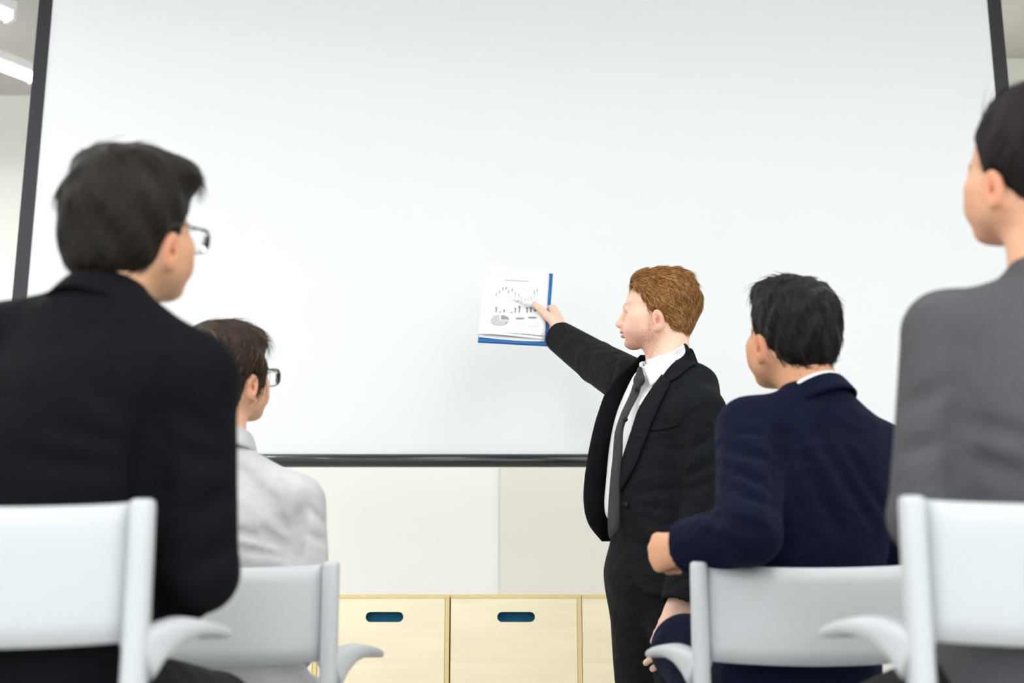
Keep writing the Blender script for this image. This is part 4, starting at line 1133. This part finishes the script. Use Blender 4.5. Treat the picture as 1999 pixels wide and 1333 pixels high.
    # right front hanging open, seen from its lining
    grid = [(694, (1266, 3.82), (1260, 3.81), (1256, 3.80), (1251, 3.79)), (708, (1264, 3.86), (1254, 3.83), (1245, 3.81), (1236, 3.80)), (732, (1260, 3.89), (1244, 3.86), (1226, 3.83), (1208, 3.80)), (765, (1256, 3.91), (1234, 3.87), (1208, 3.83), (1184, 3.80)), (798, (1252, 3.91), (1226, 3.87), (1198, 3.83), (1171, 3.80)),
            (835, (1250, 3.92), (1222, 3.88), (1188, 3.83), (1160, 3.79)), (900, (1246, 3.92), (1212, 3.88), (1176, 3.83), (1147, 3.78)), (970, (1244, 3.92), (1206, 3.88), (1168, 3.82), (1140, 3.78)),
            (1020, (1242, 3.92), (1206, 3.88), (1174, 3.82), (1149, 3.78)), (1056, (1240, 3.92), (1212, 3.88), (1190, 3.82), (1176, 3.79))]
    fr = patch('jacket_front', [[at(px, py, y) for px, y in r] for py, *r in grid], SUITP, jk, thick=.005, nu=5, nv=5)
    # breast pocket, hip pocket flap and front button
    def strip(nm, top, bot, m, parent, b, off, th=.003):
        return patch(nm, [[hit(b, *p, off) for p in top], [hit(b, *p, off) for p in bot]], m, parent, thick=th, nu=4, nv=3)
    strip('breast_pocket', [(1272, 834), (1290, 832), (1308, 828), (1326, 823)], [(1272, 842), (1290, 840), (1308, 836), (1326, 831)], SUITP, jk, jb, .002)
    strip('pocket_flap', [(1262, 1030), (1280, 1028), (1298, 1025), (1316, 1022)], [(1263, 1058), (1280, 1057), (1298, 1054), (1316, 1050)], SUITP, jk, jb, .002)
    bp = hit(jb, 1224, 985, .004); tube('button', [bp+Vector((.002, .004, 0)), bp-Vector((.002, .003, 0))], .008, LINING, jk, sides=14)
    # shirt collar leaves
    cloth_collar('shirt_collar', nc-axc*.002, axc, F2, .0590, .068, .040, SHIRT, shirt, a0=9, a1=351, tip=.50, thick=.003)
    leaf = [((1336, 672, 3.742), (1318, 683, 3.682), (1293, 696, 3.674), (1270, 708, 3.680), (1254, 717, 3.694)), ((1338, 681, 3.736), (1325, 696, 3.668), (1304, 711, 3.663), (1281, 725, 3.666), (1262, 735, 3.674)),
            ((1338, 690, 3.732), (1322, 711, 3.664), (1307, 727, 3.657), (1289, 741, 3.656), (1270, 754, 3.656))]
    patch('collar_leaf', [[(lambda h_, q: h_ if h_.y < q[2] else at(*q))(hit(sb, q[0], q[1], .004), q) for q in r] for r in leaf], SHIRT, shirt, thick=.003, nu=4, nv=4)
    for py, px in ((790, 1250), (850, 1230), (905, 1217)):
        q = hit(sb, px, py, .001); tube('shirt_button', [q, q+(O-q).normalized()*.002], .005, SHIRT, shirt, sides=10)
    # tie
    TL = [(1238, 746), (1231, 768), (1221, 790), (1212, 810), (1201, 845), (1197, 891), (1192, 937), (1188, 990), (1187, 1025)]
    TR = [(1253, 747), (1247, 770), (1237, 790), (1228, 808), (1217, 838), (1215, 884), (1211, 930), (1210, 985), (1209, 1032)]
    rows = []
    for k, (a, b) in enumerate(zip(TL, TR)):
        yy = np.interp(k, [0, 3, 8], [3.69, 3.655, 3.64])
        pa, pb = at(*a, yy+.004), at(*b, yy-.004)
        hb = hit(sb, *b, .006, yy); pb = hb if hb.y < pb.y else pb
        ha = hit(sb, *a, .006, yy); pa = ha if ha.y < pa.y else pa
        rows.append([pa, (pa+pb)/2+Vector((-.002, -.006, 0)), pb])
    tie = patch('tie', rows+[[at(1189, 1045, 3.642), at(1192, 1052, 3.638), at(1197, 1046, 3.636)]], TIEM, body, thick=.004, nu=4, nv=4)
    kq = at(1250, 733, 3.69); v = Vol(np.array(kq)-.05, np.array(kq)+.05, .003)
    v.cap(at(1249, 722, 3.690), at(1248, 741, 3.672), .0095, .0185, k=.004, flat=(F2, .7)); v.cap(at(1247, 744, 3.672), at(1244, 754, 3.668), .0165, .0115, k=.006, flat=(F2, .7)); kv, kf = v.mesh(); mesh_obj('knot', kv, kf, TIEM, tie)
    bq = at(1221.5, 819, 3.640); tube('tie_stud', [bq, bq+Vector((-.001, -.004, 0))], .006, LINING, tie, sides=14)
    trousers(J, SUITP, body, waist_r=.160, h=.007, flat=.86, top=.07)
    for s in 'LR': shoe(J['an'+s], J['toe'], body)
build_presenter()
